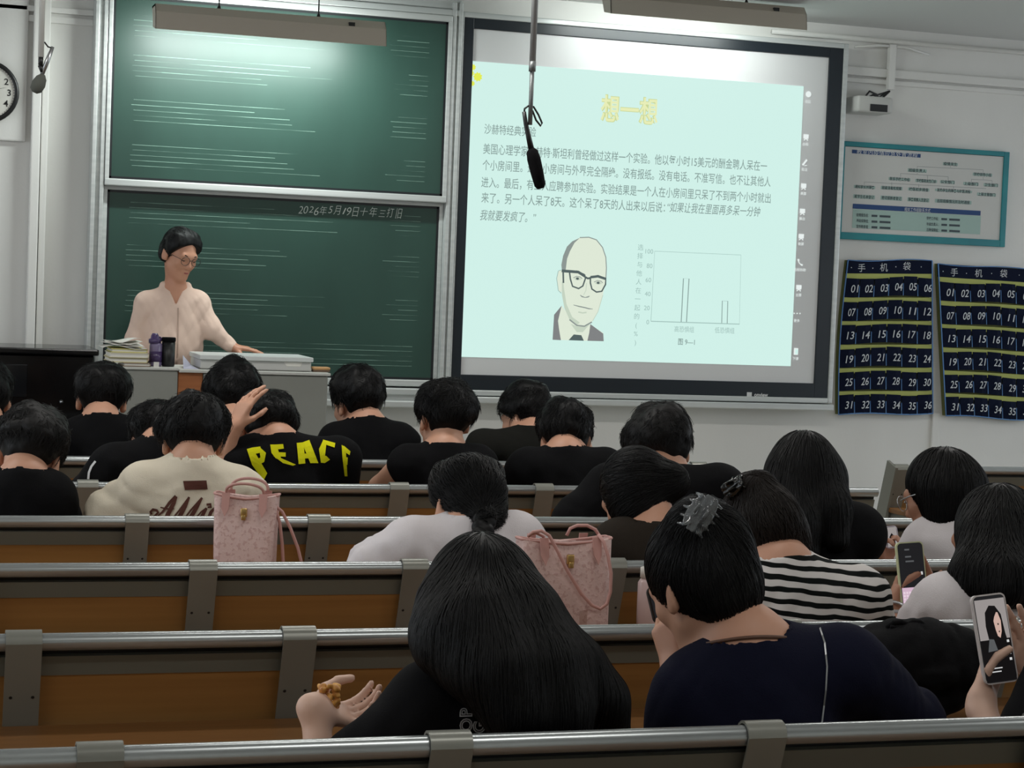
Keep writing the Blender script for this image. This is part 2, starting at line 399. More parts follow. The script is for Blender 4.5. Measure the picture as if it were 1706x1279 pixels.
def chalk_writing(t, y):
    mb = MB(); s = '2026年5月19日十年三打旧'; p0 = at(497, 347, y); p1 = at(672, 358, y)
    x = p0.x; st = (p1.x-p0.x)/len(s)
    wds = [.7, .7, .7, .7, 1.2, .7, 1.2, .6, .7, 1.1, 1.2, 1.3, 1.1, 1.2, 1.1]; k = (p1.x-p0.x)/sum(wds)
    r = random.Random(3)
    for ch, wd in zip(s, wds):
        mb.text(ch, (x, y-.0015, p0.z-.003+r.uniform(-.006, .006)), wd*k*.86, .055*r.uniform(.85, 1.2), 0, .25, -.012); x += wd*k
    mb.build('chalk_writing', M['chalk'], t)
chalkboard(ZB0, ZM0, YB, 'lower green chalkboard with a chalk date in its top corner', [(zz(336), 0), (zz(407), 0), (zz(483), 0), (zz(563), 1)], chalk_writing)

# ------------------------------------------------------------------ interactive whiteboard with the projected slide
BX0, BX1, BZ0, BZ1 = 2.758, 4.999, 1.0, 2.985
IX0, IX1, IZ0, IZ1 = 2.817, 4.913, 1.082, 2.93
wb = empty('interactive_whiteboard', ((BX0+BX1)/2, YW, 0), 'large black bezelled whiteboard showing a projected mint slide', 'whiteboard')
yf = YB-.03
def ringbox(x0, x1, z0, z1, X0_, X1_, Z0_, Z1_, y0, y1, bev):
    m = MB(); m.box((X0_, y0, Z0_), (x0, y1, Z1_), 0, bev); m.box((x1, y0, Z0_), (X1_, y1, Z1_), 0, bev)
    m.box((x0, y0, Z0_), (x1, y1, z0), 0, bev); m.box((x0, y0, z1), (x1, y1, Z1_), 0, bev); return m
ringbox(IX0, IX1, IZ0, IZ1, BX0, BX1, BZ0, BZ1, yf-.012, YW, .003).build('black_bezel', M['bezel'], wb)
ringbox(BX0, BX1, BZ0, BZ1, BX0-.004, BX1+.028, BZ0-.03, BZ1+.03, yf-.02, YW, .006).build('silver_edge', M['alu'], wb)
lowr = MB().box((2.757, YB-.07, .93), (5.03, YW, .965), 0, .006); lowr.build('lower_rail', M['alu'], wb)
MB().box((IX0, yf, IZ0), (IX1, YW-.02, IZ1)).build('white_surface', M['white_screen'], wb)
lg = MB(); c = at(1258, 657, yf-.014); lg.text('onview', (c.x-.005, yf-.0135, c.z), .085, .03, 0, 0, .03); lg.box((c.x-.05, yf-.0135, c.z-.012), (c.x-.02, yf-.0125, c.z+.012))
lg.build('logo', M['whiteprint'], wb)
def emi(name, rgb, s=1.0):
    m = mat(name, (8, 8, 8), .6, 0, .1, rgb, s); return m
SL = [emi('slide_mint', (208, 240, 232)), emi('slide_grey_text', (134, 156, 152)), emi('slide_title', (230, 236, 182)), emi('slide_portrait_pale', (222, 232, 214)),
      emi('slide_portrait_grey', (140, 150, 146)), emi('slide_portrait_dark', (84, 98, 98)), emi('slide_light_line', (158, 188, 182)), emi('slide_yellow', (226, 236, 84)), emi('slide_icons', (232, 240, 238)), emi('slide_suit', (128, 130, 131)), emi('slide_shade', (196, 210, 192)), emi('slide_title_edge', (202, 214, 150))]
ys = yf-.002
S0 = at(783, 100, ys); S1 = at(1339, 145, ys); S2 = at(1316, 607, ys); S3 = at(763, 597, ys)
sl = MB().box((S0.x, ys, (S2.z+S3.z)/2), (S1.x, ys+.001, (S0.z+S1.z)/2)).build('projected_slide', SL, wb)
P = lambda x, y, d=.0012: at(x, y, ys-d)
def line(s, x0, y0, x1, y1, h, mi=1, shear=0, bold=0.004):
    a, b = P(x0, y0), P(x1, y1); z = (a.z+b.z)/2
    MB().text(s, (a.x, a.y, z), b.x-a.x, h, mi, shear, bold).build('slide_text', SL, wb)
hh = .061
line('沙赫特经典实验', 807, 215, 893, 220, .058)
line('美国心理学家沙赫特·斯坦利曾经做过这样一个实验。他以每小时15美元的酬金聘人呆在一', 805, 249, 1278, 276, hh)
line('个小房间里。这个小房间与外界完全隔绝。没有报纸。没有电话。不准写信。也不让其他人', 804, 276, 1284, 302, hh)
line('进入。最后，有五人应聘参加实验。实验结果是一个人在小房间里只呆了不到两个小时就出', 802, 304, 1284, 330, hh)
line('来了。另一个人呆了8天。这个呆了8天的人出来以后说：', 802, 331, 1108, 344, hh)
line('“如果让我在里面再多呆一分钟', 1112, 345, 1267, 353, hh, 1, .22)
line('我就要发疯了。”', 800, 358, 893, 363, hh, 1, .22)
a, b = P(1001, 176), P(1096, 186); tm = MB(); tm.text('想一想', (a.x, a.y, (a.z+b.z)/2-.01), b.x-a.x, .155, 11, 0, .035); tm.text('想一想', (a.x, a.y-.0006, (a.z+b.z)/2-.01), b.x-a.x, .155, 2, 0, .012)
tm.build('slide_title', SL, wb)
# sunflower scrap at the slide's corner
fl = MB()
for (cx, cy, r) in ((796, 128, 9), (788, 112, 6), (787, 139, 5), (785, 122, 6)):
    c = P(cx, cy, .0008)
    poly = []
    for k in range(18):
        t = k/18*2*math.pi; rr = r/330*(1 if k % 2 else .72); poly.append((max(S0.x, c.x+math.cos(t)*rr), c.y, c.z+math.sin(t)*rr))
    fl.add(poly, [list(range(18))], 7)
fl.build('slide_flower', SL, wb)
# portrait of a bald man in glasses, drawn in grey
pm = MB(); c7 = lambda x, y: (850+x/3.967, 320+y/3.967)
def poly(pts, mi, d): pm.add([P(*c7(*p), d) for p in pts], [list(range(len(pts)))], mi)
def stroke(pts, wpx, mi, d): pm.ribbon([P(*c7(*p), d) for p in pts], [q/3.967/325 for q in (wpx if isinstance(wpx, list) else [wpx]*len(pts))], mi)
poly([(340, 750), (430, 870), (520, 870), (615, 930), (618, 985), (280, 975), (290, 810)], 3, .001)
poly([(340, 750), (290, 810), (280, 975), (335, 978), (322, 900), (316, 850)], 9, .0014)
poly([(530, 872), (575, 905), (615, 935), (618, 985), (510, 982), (522, 930)], 9, .0014)
poly([(420, 940), (470, 945), (487, 982), (386, 978)], 5, .0014)
poly([(340, 515), (318, 520), (307, 570), (318, 650), (338, 668), (350, 600)], 3, .0014)
stroke([(336, 515), (318, 520), (307, 570), (318, 650), (338, 668)], 5, 6, .0016)
head_p = [(342, 525), (338, 480), (350, 420), (375, 360), (410, 325), (460, 300), (520, 298), (570, 315), (610, 365), (632, 430), (636, 500), (632, 580), (612, 680), (580, 790), (540, 858), (490, 886), (440, 880), (392, 842), (358, 765), (342, 680)]
poly(head_p, 3, .0018)
poly([(342, 525), (338, 480), (350, 420), (375, 360), (410, 325), (460, 302), (425, 335), (395, 390), (376, 440), (366, 520)], 4, .0021)
stroke([(460, 300), (520, 298), (570, 315), (610, 365), (632, 430), (636, 500), (632, 580)], 7, 4, .0021)
poly([(342, 590), (352, 595), (356, 640), (372, 740), (410, 825), (460, 862), (440, 880), (392, 842), (358, 765), (342, 680)], 10, .0020)
stroke([(392, 842), (440, 880), (490, 886), (540, 858)], 10, 4, .0022)
stroke([(612, 680), (580, 790), (545, 850)], 5, 10, .0022)
poly([(400, 870), (440, 886), (490, 890), (525, 872), (480, 925), (440, 925)], 10, .0015)
for L in ([(392, 528), (440, 522), (490, 545), (497, 570), (480, 620), (452, 637), (412, 622), (398, 575), (392, 528)], [(530, 560), (580, 552), (632, 570), (630, 610), (605, 655), (570, 660), (540, 640), (530, 600), (530, 560)]):
    stroke(L, 11, 5, .0026)
stroke([(340, 520), (400, 524), (450, 528), (495, 556)], 20, 5, .0027); stroke([(495, 560), (512, 570), (530, 568)], 14, 5, .0027); stroke([(530, 562), (580, 556), (634, 574)], 18, 5, .0027)
stroke([(350, 530), (352, 600)], 12, 5, .0022)
for (ex, ey) in ((445, 572), (582, 600)):
    poly([(ex-24, ey), (ex-8, ey-10), (ex+14, ey-8), (ex+26, ey+4), (ex+6, ey+10), (ex-12, ey+8)], 10, .0022)
    poly([(ex-9, ey-8), (ex+6, ey-9), (ex+10, ey+3), (ex, ey+8), (ex-10, ey+3)], 5, .0025); stroke([(ex-28, ey-6), (ex-6, ey-16), (ex+18, ey-12), (ex+30, ey)], 5, 4, .0025)
stroke([(505, 600), (500, 650), (485, 680)], 5, 10, .0024); stroke([(462, 680), (475, 690), (495, 696), (515, 692), (525, 686)], [4, 9, 5, 9, 4], 4, .0024)
stroke([(418, 745), (455, 755), (490, 762), (520, 770), (546, 772)], [4, 8, 8, 8, 3], 4, .0024); stroke([(450, 792), (480, 798), (505, 794)], 10, 10, .0024)
pm.build('slide_portrait', SL, wb)
# bar chart
cm = MB()
def cl(pts, w=1.3, mi=6): cm.ribbon([P(*c7(*p), .0011) for p in pts], w/325, mi)
cl([(930, 853), (955, 390), (1525, 415), (1515, 872), (930, 853)], .9); cl([(930, 853), (1515, 872)], 1.5)
cl([(1130, 858), (1145, 570), (1182, 572), (1165, 860)], 1.7, 1); cl([(1398, 865), (1402, 718), (1438, 720), (1434, 867)], 1.5, 1)
for tx, (x, y) in {'100': (945, 392), '80': (940, 487), '60': (932, 580), '40': (928, 672), '20': (922, 765), '0': (918, 858)}.items():
    c = P(*c7(x, y), .0011); cm.text(tx, c, None, .036, 6, 0, 0, align='R')
for s, x0, x1, y in (('高恐惧组', 1085, 1215, 905), ('低恐惧组', 1352, 1482, 912)):
    a, b = P(*c7(x0, y)), P(*c7(x1, y)); cm.text(s, a, b.x-a.x, .036, 6)
a, b = P(*c7(1110, 988)), P(*c7(1220, 994)); cm.text('图 9—1', a, b.x-a.x, .04, 1, 0, .01)
for k, ch in enumerate('选择与他人在一起的(%)'):
    if ch in '与': pass
    c = P(*c7(862-k*3.2, 365+k*57)); cm.text(ch, c, None, .036, 6, align='C')
cm.build('slide_chart', SL, wb)
for k, (x, y, s) in enumerate(((1347, 157, '收起'), (1343, 228, '白板'), (1341, 270, '批注'), (1339, 310, '桌面'), (1337, 352, '展台'), (1335, 394, '录屏'), (1333, 437, '远程协助'), (1331, 479, '主题'), (1328, 522, '更多'), (1326, 585, '下课'))):
    c = P(x, y, .0008); r = .018; im = MB()
    if k == 0:
        im.lathe([(.017, 0), (.017, .0005)], (c.x, c.y, c.z), 20, 8, Vector((0, -1, 0)))
    elif k in (1, 3, 4, 5, 7): im.box((c.x-r*.9, c.y, c.z-r*.55), (c.x+r*.9, c.y+.0005, c.z+r*.8), 8); im.ribbon([(c.x-r*.7, c.y, c.z-r*1.1), (c.x, c.y, c.z-r*.5), (c.x+r*.7, c.y, c.z-r*1.1)], .006, 8)
    elif k == 2: im.ribbon([(c.x-.013, c.y, c.z-.018), (c.x+.012, c.y, c.z+.014)], .011, 8); im.ribbon([(c.x-.002, c.y, c.z-.02), (c.x+.014, c.y, c.z-.018)], .004, 8)
    elif k == 6: im.ribbon([(c.x-.012, c.y, c.z+.018), (c.x-.008, c.y, c.z), (c.x+.002, c.y, c.z-.01), (c.x+.016, c.y, c.z-.016)], [.012, .005, .005, .012], 8)
    elif k == 8:
        for q in (-.018, 0, .018): im.lathe([(.004, 0), (.004, .0005)], (c.x+q, c.y, c.z), 8, 8, Vector((0, -1, 0)))
    else: im.box((c.x-.012, c.y, c.z-.02), (c.x+.014, c.y+.0005, c.z+.018), 8); im.box((c.x-.004, c.y-.0006, c.z-.016), (c.x+.012, c.y, c.z+.012), 0)
    im.text(s, (c.x, c.y, c.z-.042), None, .019, 8, align='C'); im.build('toolbar_icon', SL, wb)

# ------------------------------------------------------------------ hanging board lamps
def board_lamp(xa, xb, z, y, power, label, wires):
    t = empty('board_lamp', ((xa+xb)/2, y, z+.2), label, 'lamp', 'lamps hanging before the boards')
    # asymmetric trough: back facets face the audience, mouth faces board and floor
    prof = [(y+.12, z+.125), (y, z+.125), (y-.035, z+.085), (y-.05, z+.0), (y-.042, z+.0), (y-.026, z+.08), (y+.004, z+.115), (y+.12, z+.115)]
    n = len(prof); mb = MB()
    mb.prism([(xa, p[0], p[1]) for p in prof], (xb-xa, 0, 0))
    for x in (xa, xb-.004): mb.prism([(x, p[0], p[1]) for p in prof[:4]]+[(x, y+.06, z+.02)], (.004, 0, 0))
    mb.build('housing', M['lampshade'], t)
    MB().tube([(xa+.04, y+.03, z+.075), (xb-.04, y+.03, z+.075)], .013, 10).build('tube', M['tube'], t, True)
    wm = MB()
    for x in wires: wm.tube([(x, y+.05, z+.12), (x, y+.05, CEIL_Z)], .0035, 6).lathe([(.012, 0), (.006, .02)], (x, y+.05, z+.125), 8)
    wm.build('hanging_wire', M['dark'], t)
    MB().box((xb-.19, y-.036, z+.088), (xb-.16, y-.02, z+.106)).build('knob', M['dark'], t)
    l = area('board_lamp_light', (0, 0, 0), xb-xa-.1, .05, power, (0, 0, 0), (.92, 1, .97), t)
    l.location = (0, .05, -.13); l.rotation_euler = (math.radians(40), 0, 0)
    return t
M['lampshade'] = mat('lamp_enamel', (190, 180, 166), .5); M['tube'] = mat('lamp_tube', (250, 250, 250), .4, 0, .5, (250, 255, 252), 2.0)
yl = 9.42
board_lamp(at(258, 20, yl).x, at(640, 80, yl).x, at(450, 62, yl-.05).z, yl, BOARD_LAMP_POWER[0], 'hanging board lamp in front of the green chalkboard', (at(368, 0, yl).x, at(535, 0, yl).x))
board_lamp(at(1013, 20, yl).x, at(1338, 50, yl).x, at(1180, 36, yl-.05).z, yl, BOARD_LAMP_POWER[1], 'hanging board lamp above the whiteboard, against the ceiling', (at(1010, 0, yl).x+.03, at(1250, 0, yl).x))
# classroom ceiling lights (over the benches)
i = 0
for x in (-1.2, 1.4, 4.0):
    for y in (1.6, 4.0, 6.4):
        t = empty('ceiling_light', (x, y, CEIL_Z), 'white tube light on the ceiling over the benches', 'light', 'tube lights on the classroom ceiling')
        MB().box((x-.6, y-.09, CEIL_Z-.06), (x+.6, y+.09, CEIL_Z), 0, .01).build('housing', M['offwhite'], t)
        area('ceiling_lamp_light', (0, 0, -.07), 1.2, .18, CEILING_LAMP_POWER[y], (0, 0, 0), (1, .98, .94), t)

# ------------------------------------------------------------------ conduits, sensor, poster
yp = YW-.03; zc = at(1530, 73, yp).z
tb = MB(); tb.tube([(4.6, yp, zc), (9, yp, zc)], .014, 8); 
pc = tb.build('conduit_pipe', M['wall'], None, True); tag(pc, 'white horizontal conduit pipe along the top of the wall', 'pipe')
sx = at(1484, 120, yp).x
cd = empty('cable_conduit', (sx, YW, at(1484, 150, yp).z), 'white vertical cable duct running down to the sensor box', 'cable duct')
MB().box((sx-.02, YW-.05, at(1484, 150, yp).z), (sx+.02, YW-.012, zc-.018), 0, .004).build('duct', M['wall'], cd)
cb = MB(); pa = at(1482, 152, yp)
for k in range(3):
    q = at(1440+k*6, 166, yp-.05); cb.tube([(pa.x, pa.y, pa.z), ((pa.x*.5+q.x*.5), yp-.03, pa.z-.03-.012*k), (q.x+.03, yp-.05, q.z+.05-.02*k), (q.x, yp-.05, q.z+.012)], .006, 6)
cb.build('cable', M['dark'], cd, True)
cb = MB()
for s in (-1, 1):
    cb.tube([(sx, yp-.01, zc-.028), (sx+s*.1, yp-.01, zc-.03), (sx+s*.24, yp-.005, zc-.06 if s > 0 else zc-.05)], .007, 6)
cb.build('side_wire', M['wall'], cd, True)
s0 = at(1430, 161, 9.9); s1 = at(1487, 190, 9.9)
sb = empty('sensor_box', ((s0.x+s1.x)/2, YW, s1.z), 'small white projector sensor box with a dark window under the duct', 'sensor box')
MB().box((s0.x, 9.9, s1.z), (s1.x, YW, s0.z+.01), 0, .015).build('case', M['offwhite'], sb, True)
w0 = at(1450, 173, 9.9); w1 = at(1478, 187, 9.9); MB().box((w0.x, 9.896, w1.z), (w1.x, 9.9, w0.z), 0, .001).build('window', M['dark'], sb)

pt = empty('wall_poster', (5.6, YW, 1.915), 'teal framed notice poster with a flow chart on the right wall', 'poster')
px0, px1, pz0, pz1 = 5.06, 6.17, 1.915, 2.477; py = YW-.025
ringbox(px0+.034, px1-.036, pz0+.04, pz1-.028, px0, px1, pz0, pz1, py-.008, YW, .003).build('frame', noisy(mat('teal_frame', (20, 136, 142), .45), (4, 4, 4), (16, 120, 130)), pt)
MB().box((px0+.03, py, pz0+.03), (px1-.03, YW, pz1-.03)).build('sheet', mat('poster_sheet', (206, 206, 202), .6), pt)
PM = [mat('poster_blue', (28, 66, 120), .6), mat('poster_white', (225, 228, 228), .6), mat('poster_dark', (62, 74, 80), .6), mat('poster_pale_green', (164, 190, 182), .6), mat('poster_grey_line', (150, 156, 156), .6)]
pm = MB(); c3 = lambda x, y, d=.001: at(1276+x/3.967, y/3.967, py-d); c8 = lambda x, y, d=.001: at(1276+x/3.967, 320+y/3.967, py-d)
def prect(f, x0, y0, x1, y1, mi, d=.001):
    a, b = f(x0, y0, d), f(x1, y1, d); pm.add([(a.x, a.y, a.z), (b.x, a.y, a.z), (b.x, a.y, b.z), (a.x, a.y, b.z)], [[3, 2, 1, 0]], mi); return a, b
a, b = prect(c3, 570, 988, 1022, 1042, 0); pm.text('教室内疫情应急处置流程', (a.x+.03, a.y-.001, (a.z+b.z)/2), b.x-a.x-.05, .030, 1, 0, -.006)
boxes = [(c3, 1170, 1072, 1268, 1096, '疫情发生'), (c3, 938, 1112, 1062, 1142, '班级负责人'), (c3, 1368, 1140, 1495, 1168, '学校领导小组'), (c3, 812, 1170, 955, 1198, '联系学校工作组'), (c3, 988, 1182, 1130, 1210, '学校医院发热门诊'), (c3, 1152, 1190, 1248, 1216, '公安部门'), (c3, 1305, 1202, 1405, 1228, '上级部门'), (c3, 1440, 1210, 1535, 1236, '卫生部门'),
 (c3, 582, 1222, 722, 1250, '通知家长并隔离'), (c3, 760, 1228, 902, 1258, '班级消毒和观察'), (c3, 940, 1238, 1080, 1266, '校医初步排查'), (c3, 1118, 1246, 1362, 1276, '发热学生的隔离与就医流程'), (c8, 578, 14, 720, 48, '班学生名单登记'), (c8, 758, 22, 900, 58, '密切接触者登记'), (c8, 936, 34, 1080, 68, '隔离观察人员登记'), (c8, 1118, 44, 1358, 82, '追踪观察情况并及时通报'), (c8, 1396, 2, 1520, 30, '上报主管部门')]
for f, x0, y0, x1, y1, s in boxes:
    a, b = prect(f, x0, y0, x1, y1, 3); pm.text(s, ((a.x+b.x)/2, a.y-.001, (a.z+b.z)/2), (b.x-a.x)*.9, .022, 2, 0, .01, align='C')
def pl(pts): pm.ribbon([c3(*p, .0006) for p in pts], .0022, 4)
pl([(1220, 1096), (1220, 1106)]); pl([(1000, 1100), (1436, 1122)]); pl([(1000, 1100), (1000, 1112)]); pl([(1436, 1122), (1436, 1140)]); pl([(1000, 1142), (1000, 1150)]); pl([(890, 1146), (1205, 1168)]); pl([(890, 1146), (890, 1170)]); pl([(1205, 1168), (1205, 1190)]); pl([(1068, 1160), (1068, 1182)])
pl([(1436, 1168), (1436, 1186)]); pl([(1358, 1184), (1495, 1192)]); pl([(1358, 1184), (1358, 1202)]); pl([(1495, 1192), (1495, 1210)]); pl([(650, 1202), (1455, 1246)]); pl([(650, 1202), (650, 1222)]); pl([(832, 1205), (832, 1228)]); pl([(1010, 1218), (1010, 1238)]); pl([(1240, 1230), (1240, 1246)])
prect(c8, 575, 110, 1415, 280, 3); a, b = prect(c8, 575, 76, 1418, 155, 0, .0015)
a, b = c8(575, 80), c8(1418, 157); zb = (a.z+b.z)/2; pm.text('相关工作组联系方式', ((a.x+b.x)/2, py-.0025, zb), .17, .026, 1, 0, -.004, align='C')
for k in range(3):
    for (x, s) in ((598, ('疫情报告组', '基础保障组', '宣传教育组')[k]), (1062, ('学校工作组', '年级负责人', '后勤保障组')[k])):
        a = c8(x, (150 if x < 900 else 172)+38*k, .0025); pm.text(s+'：', a, .08, .021, 2, 0, .01)
        for q in range(2): pm.box((a.x+.098+q*.052, a.y, a.z-.006), (a.x+.135+q*.085, a.y+.0004, a.z+.006), 2)
pm.build('printing', PM, pt)

# ------------------------------------------------------------------ numbered phone-pocket hangings
M['pk'] = cloth('navy_pocket_cloth', (18, 25, 46)); M['piping'] = mat('pale_blue_piping', (96, 140, 196), .7); M['lining'] = mat('lime_lining', (178, 184, 104), .8); M['digits'] = mat('white_digits', (206, 210, 214), .7)
M['shadecloth'] = cloth('khaki_backing', (128, 132, 84))
def pocket_hanging(corner, label, cols=6, rows=6, sag=.0):
    (TLx, TLy), (TRx, TRy), (BRx, BRy), (BLx, BLy) = corner
    y = YW-.045
    c = [at(TLx, TLy, y), at(TRx, TRy, y), at(BRx, BRy, y), at(BLx, BLy, y)]
    def Q(u, v, d=0):  # u across, v down
        p = (c[0]*(1-u)+c[1]*u)*(1-v)+(c[3]*(1-u)+c[2]*u)*v
        return Vector((p.x + sag*math.sin(v*math.pi)*(1-u), y-d, p.z - .006*math.sin(u*math.pi*2+v*3)))
    t = empty('phone_pocket_hanging', (Q(.5, 1).x, YW, Q(.5, 1).z), label, 'wall organizer', 'numbered navy phone pocket hangings')
    mb = MB()
    for d, mi in ((-.022, 0),):
        nu, nv = 12, 12; g = [[Q(a/nu, b/nv, d+.004*math.sin(a*.9)) for a in range(nu+1)] for b in range(nv+1)]
        vs = [p for r in g for p in r]+[p+Vector((0, .014, 0)) for r in g for p in r]; N = (nu+1)*(nv+1); fs = []
        for b in range(nv):
            for a in range(nu):
                k = b*(nu+1)+a; fs += [[k, k+nu+1, k+nu+2, k+1], [N+k, N+k+1, N+k+nu+2, N+k+nu+1]]
        mb.add(vs, fs, mi)
    mb.build('backing', M['shadecloth'], t)
    hb = .085
    hd = MB().add([Q(0, 0, .004), Q(1, 0, .004), Q(1, hb, .004), Q(0, hb, .004), Q(0, 0, -.01), Q(1, 0, -.01), Q(1, hb, -.01), Q(0, hb, -.01)], [[3, 2, 1, 0], [0, 1, 5, 4], [2, 3, 7, 6], [1, 2, 6, 5], [3, 0, 4, 7]], 0)
    for u, s in ((.05, '·'), (.17, '手'), (.3, '·'), (.43, '机'), (.57, '·'), (.7, '袋'), (.87, '·')): hd.text(s, Q(u, .045, .006), None, .052, 1, 0, .0, align='C')
    hd.build('header', [M['pk'], M['digits']], t)
    pp = MB()
    for u in (0, 1): pp.tube([Q(u, k/8, .008) for k in range(9)], .0035, 6)
    pp.tube([Q(k/8, 1, .01) for k in range(9)], .0035, 6); pp.tube([Q(k/8, 0, .004) for k in range(9)], .003, 6)
    pp.build('edge_piping', M['piping'], t, True)
    rh = (1-hb)/rows; r = random.Random(5)
    for j in range(rows):
        v0 = hb+rh*j; ln = MB()
        ln.add([Q(0, v0, .003), Q(1, v0, .003), Q(1, v0+rh*.22, .003), Q(0, v0+rh*.22, .003)], [[3, 2, 1, 0]], 0)
        ln.build('lining_strip', M['lining'], t)
        for i in range(cols):
            u0, u1 = i/cols+.006, (i+1)/cols-.006; va, vb = v0+rh*(.16+.05*r.random()), v0+rh*.985
            b1 = .012+.014*r.random(); b2 = .02+.012*r.random(); um = u0+(u1-u0)*(.4+.3*r.random())
            F = [Q(u0, va, .005), Q(um, va+.002, b1), Q(u1, va, .006), Q(u0, (va+vb)/2, .006), Q(um, (va+vb)/2, b2), Q(u1, (va+vb)/2, .007), Q(u0, vb, .004), Q(um, vb, .012), Q(u1, vb, .004)]
            Bk = [Q(u0, va, 0), Q(u1, va, 0), Q(u0, vb, 0), Q(u1, vb, 0)]
            pk = MB().add(F+Bk, [[3, 4, 1, 0], [4, 5, 2, 1], [6, 7, 4, 3], [7, 8, 5, 4], [9, 0, 1, 2, 10], [11, 12, 8, 7, 6], [9, 11, 6, 3, 0], [10, 2, 5, 8, 12]], 0)
            # number: laid along the bulging face
            ctr = Q(u0+(u1-u0)*.56, (va+vb)/2+rh*.02, b2*.97+.004); w_ = .036
            xd = (Q(u1, .5)-Q(um, .5)).normalized()
            pk.text('%02d' % (j*cols+i+1), ctr,   .048, .062, 1, .14, .004, xdir=xd, align='C')
            pk.tube([Q(u0-.006, va+rh*.3, .006), Q(u0-.006, vb, .008)], .0027, 5, 2)
            pk.build('pocket', [M['pk'], M['digits'], M['piping']], t)
    return t
pocket_hanging(((1412, 433), (1552, 434), (1553, 688), (1396, 690)), 'navy hanging of numbered phone pockets directly below the teal poster', sag=-.02)
pocket_hanging(((1562, 439), (1717, 449), (1716, 699), (1575, 692)), 'navy hanging of numbered phone pockets cut by the right edge', sag=.0)

# ------------------------------------------------------------------ hanging microphones
def mic_left():
    y = 7.4; p = at(68, 95, y)
    t = empty('hanging_microphone', (p.x, y, p.z), 'grey hanging microphone on a white pole near the clock', 'microphone', 'microphones hanging from the ceiling')
    MB().tube([(p.x, y, p.z), (p.x, y, CEIL_Z)], .011, 10).build('pole', M['offwhite'], t, True)
    MB().tube([(p.x, y, p.z), (p.x, y, p.z-.03)], .009, 8).tube([(p.x-.003, y, p.z-.03), (p.x+.008, y, p.z-.055)], .008, 8).build('joint', M['dark'], t, True)
    a, b = at(88, 78, y), at(70, 124, y); MB().tube([a, a.lerp(b, .5), b], [.006, .009, .008], 8).build('stem', M['steel'], t, True)
    MB().tube([at(74, 70, y), at(80, 78, y), at(87, 80, y), a], .003, 6).build('wire', M['dark'], t, True)
    c = at(64, 140, y); d = (at(58, 153, y)-at(72, 124, y)).normalized(); s = at(72, 124, y)
    MB().lathe([(.008, 0), (.02, .015), (.026, .04), (.022, .065), (.01, .075)], s, 16, 0, d).build('head', mat('mic_foam_grey', (84, 86, 80), .9), t, True)
mic_left()
def mic_centre():
    y = 6.5; a = at(883, 208, y)
    t = empty('hanging_microphone', (a.x, y, a.z), 'black foam hanging microphone on a grey pole before the whiteboard', 'microphone', 'microphones hanging from the ceiling')
    z1 = at(887, 112, y).z
    MB().tube([(a.x, y, z1), (a.x, y, CEIL_Z)], .0115, 10).build('pole', mat('pole_grey', (150, 152, 152), .4, .2), t, True)
    MB().tube([(a.x, y, a.z), (a.x, y, z1)], .008, 10).tube([(a.x, y, z1-.015), (a.x, y, z1+.02)], .0125, 10).build('thin_pole', mat('grey_pole', (120, 124, 124), .4, .4), t, True)
    MB().tube([at(x, yy, y) for x, yy in ((873, 186), (876, 206), (880, 225), (885, 248))], [.007, .008, .009, .011], 10).build('stem', M['dark'], t, True)
    MB().tube([at(x, yy, y) for x, yy in ((873, 190), (874, 181), (881, 176), (889, 178), (897, 191), (903, 205), (901, 210), (893, 200), (887, 184))], .0035, 6).build('wire', M['dark'], t, True)
    s = at(885, 246, y); e = at(901, 314, y); L = (e-s).length
    MB().lathe([(.008, 0), (.02, .012), (.024, .04), (.023, L*.6), (.02, L-.012), (.012, L)], s, 18, 0, (e-s)).build('foam_head', M['black'], t, True)
mic_centre()

# ------------------------------------------------------------------ piano and lectern
z0 = .2
pzl = at(60, 576, 9.6).z
pr = empty('piano', (.2, 9.6, z0), 'black lacquered upright piano standing left of the lectern', 'piano')
pxr = at(163, 640, 9.35).x
MB().box((-1.0, 9.36, z0), (pxr-.02, 9.85, pzl-.03), 0, .01).build('case', M['piano'], pr)
MB().box((-1.02, 9.33, pzl-.03), (pxr, 9.87, pzl), 0, .008).build('lid', M['piano'], pr)
MB().box((-.98, 9.06, .72), (pxr-.03, 9.4, .86), 0, .012).build('key_bed', M['piano'], pr)
for x in (-.94, pxr-.12): MB().box((x, 9.08, z0), (x+.07, 9.16, .74), 0, .006).build('leg', M['piano'], pr)
MB().box((-.8, 9.352, .95), (at(45, 640, 9.35).x, 9.362, pzl-.08), 0, .004).build('front_panel', mat('piano_panel', (22, 24, 27), .12), pr)
MB().lathe([(.008, 0), (.01, .012), (.004, .02)], at(102, 669, 9.36), 10, 0, Vector((0, -1, 0))).build('knob', M['steel'], pr, True)

LY0, LY1 = 8.95, 9.43
lx0, lxm0, lxm1, lx1 = at(186, 640, LY0).x, at(296, 640, LY0).x, at(338, 640, LY0).x, at(546, 650, LY0).x
lz = at(250, 616, LY0).z
lc = empty('lectern', ((lx0+lx1)/2, LY0, z0), 'grey steel teaching lectern with a wooden centre panel and raised box', 'lectern')
MB().box((lx0, LY0, z0), (lxm0, LY1, lz), 0, .008).build('left_cabinet', M['lectern'], lc)
MB().box((lxm0+.002, LY0+.01, z0), (lxm1, LY0+.05, lz-.005), 0, .004).build('wooden_panel', M['lectern_wood'], lc)
MB().box((lxm1+.002, LY0, z0), (lx1, LY1, lz-.01), 0, .008).build('right_cabinet', M['lectern'], lc)
MB().box((lx0-.01, LY0-.012, lz), (lxm0+.002, LY1, lz+.012), 0, .004).box((lxm0+.004, LY0-.012, lz-.008), (lx1+.01, LY1, lz+.006), 0, .004).build('worktop', mat('lectern_top', (196, 196, 190), .5), lc)
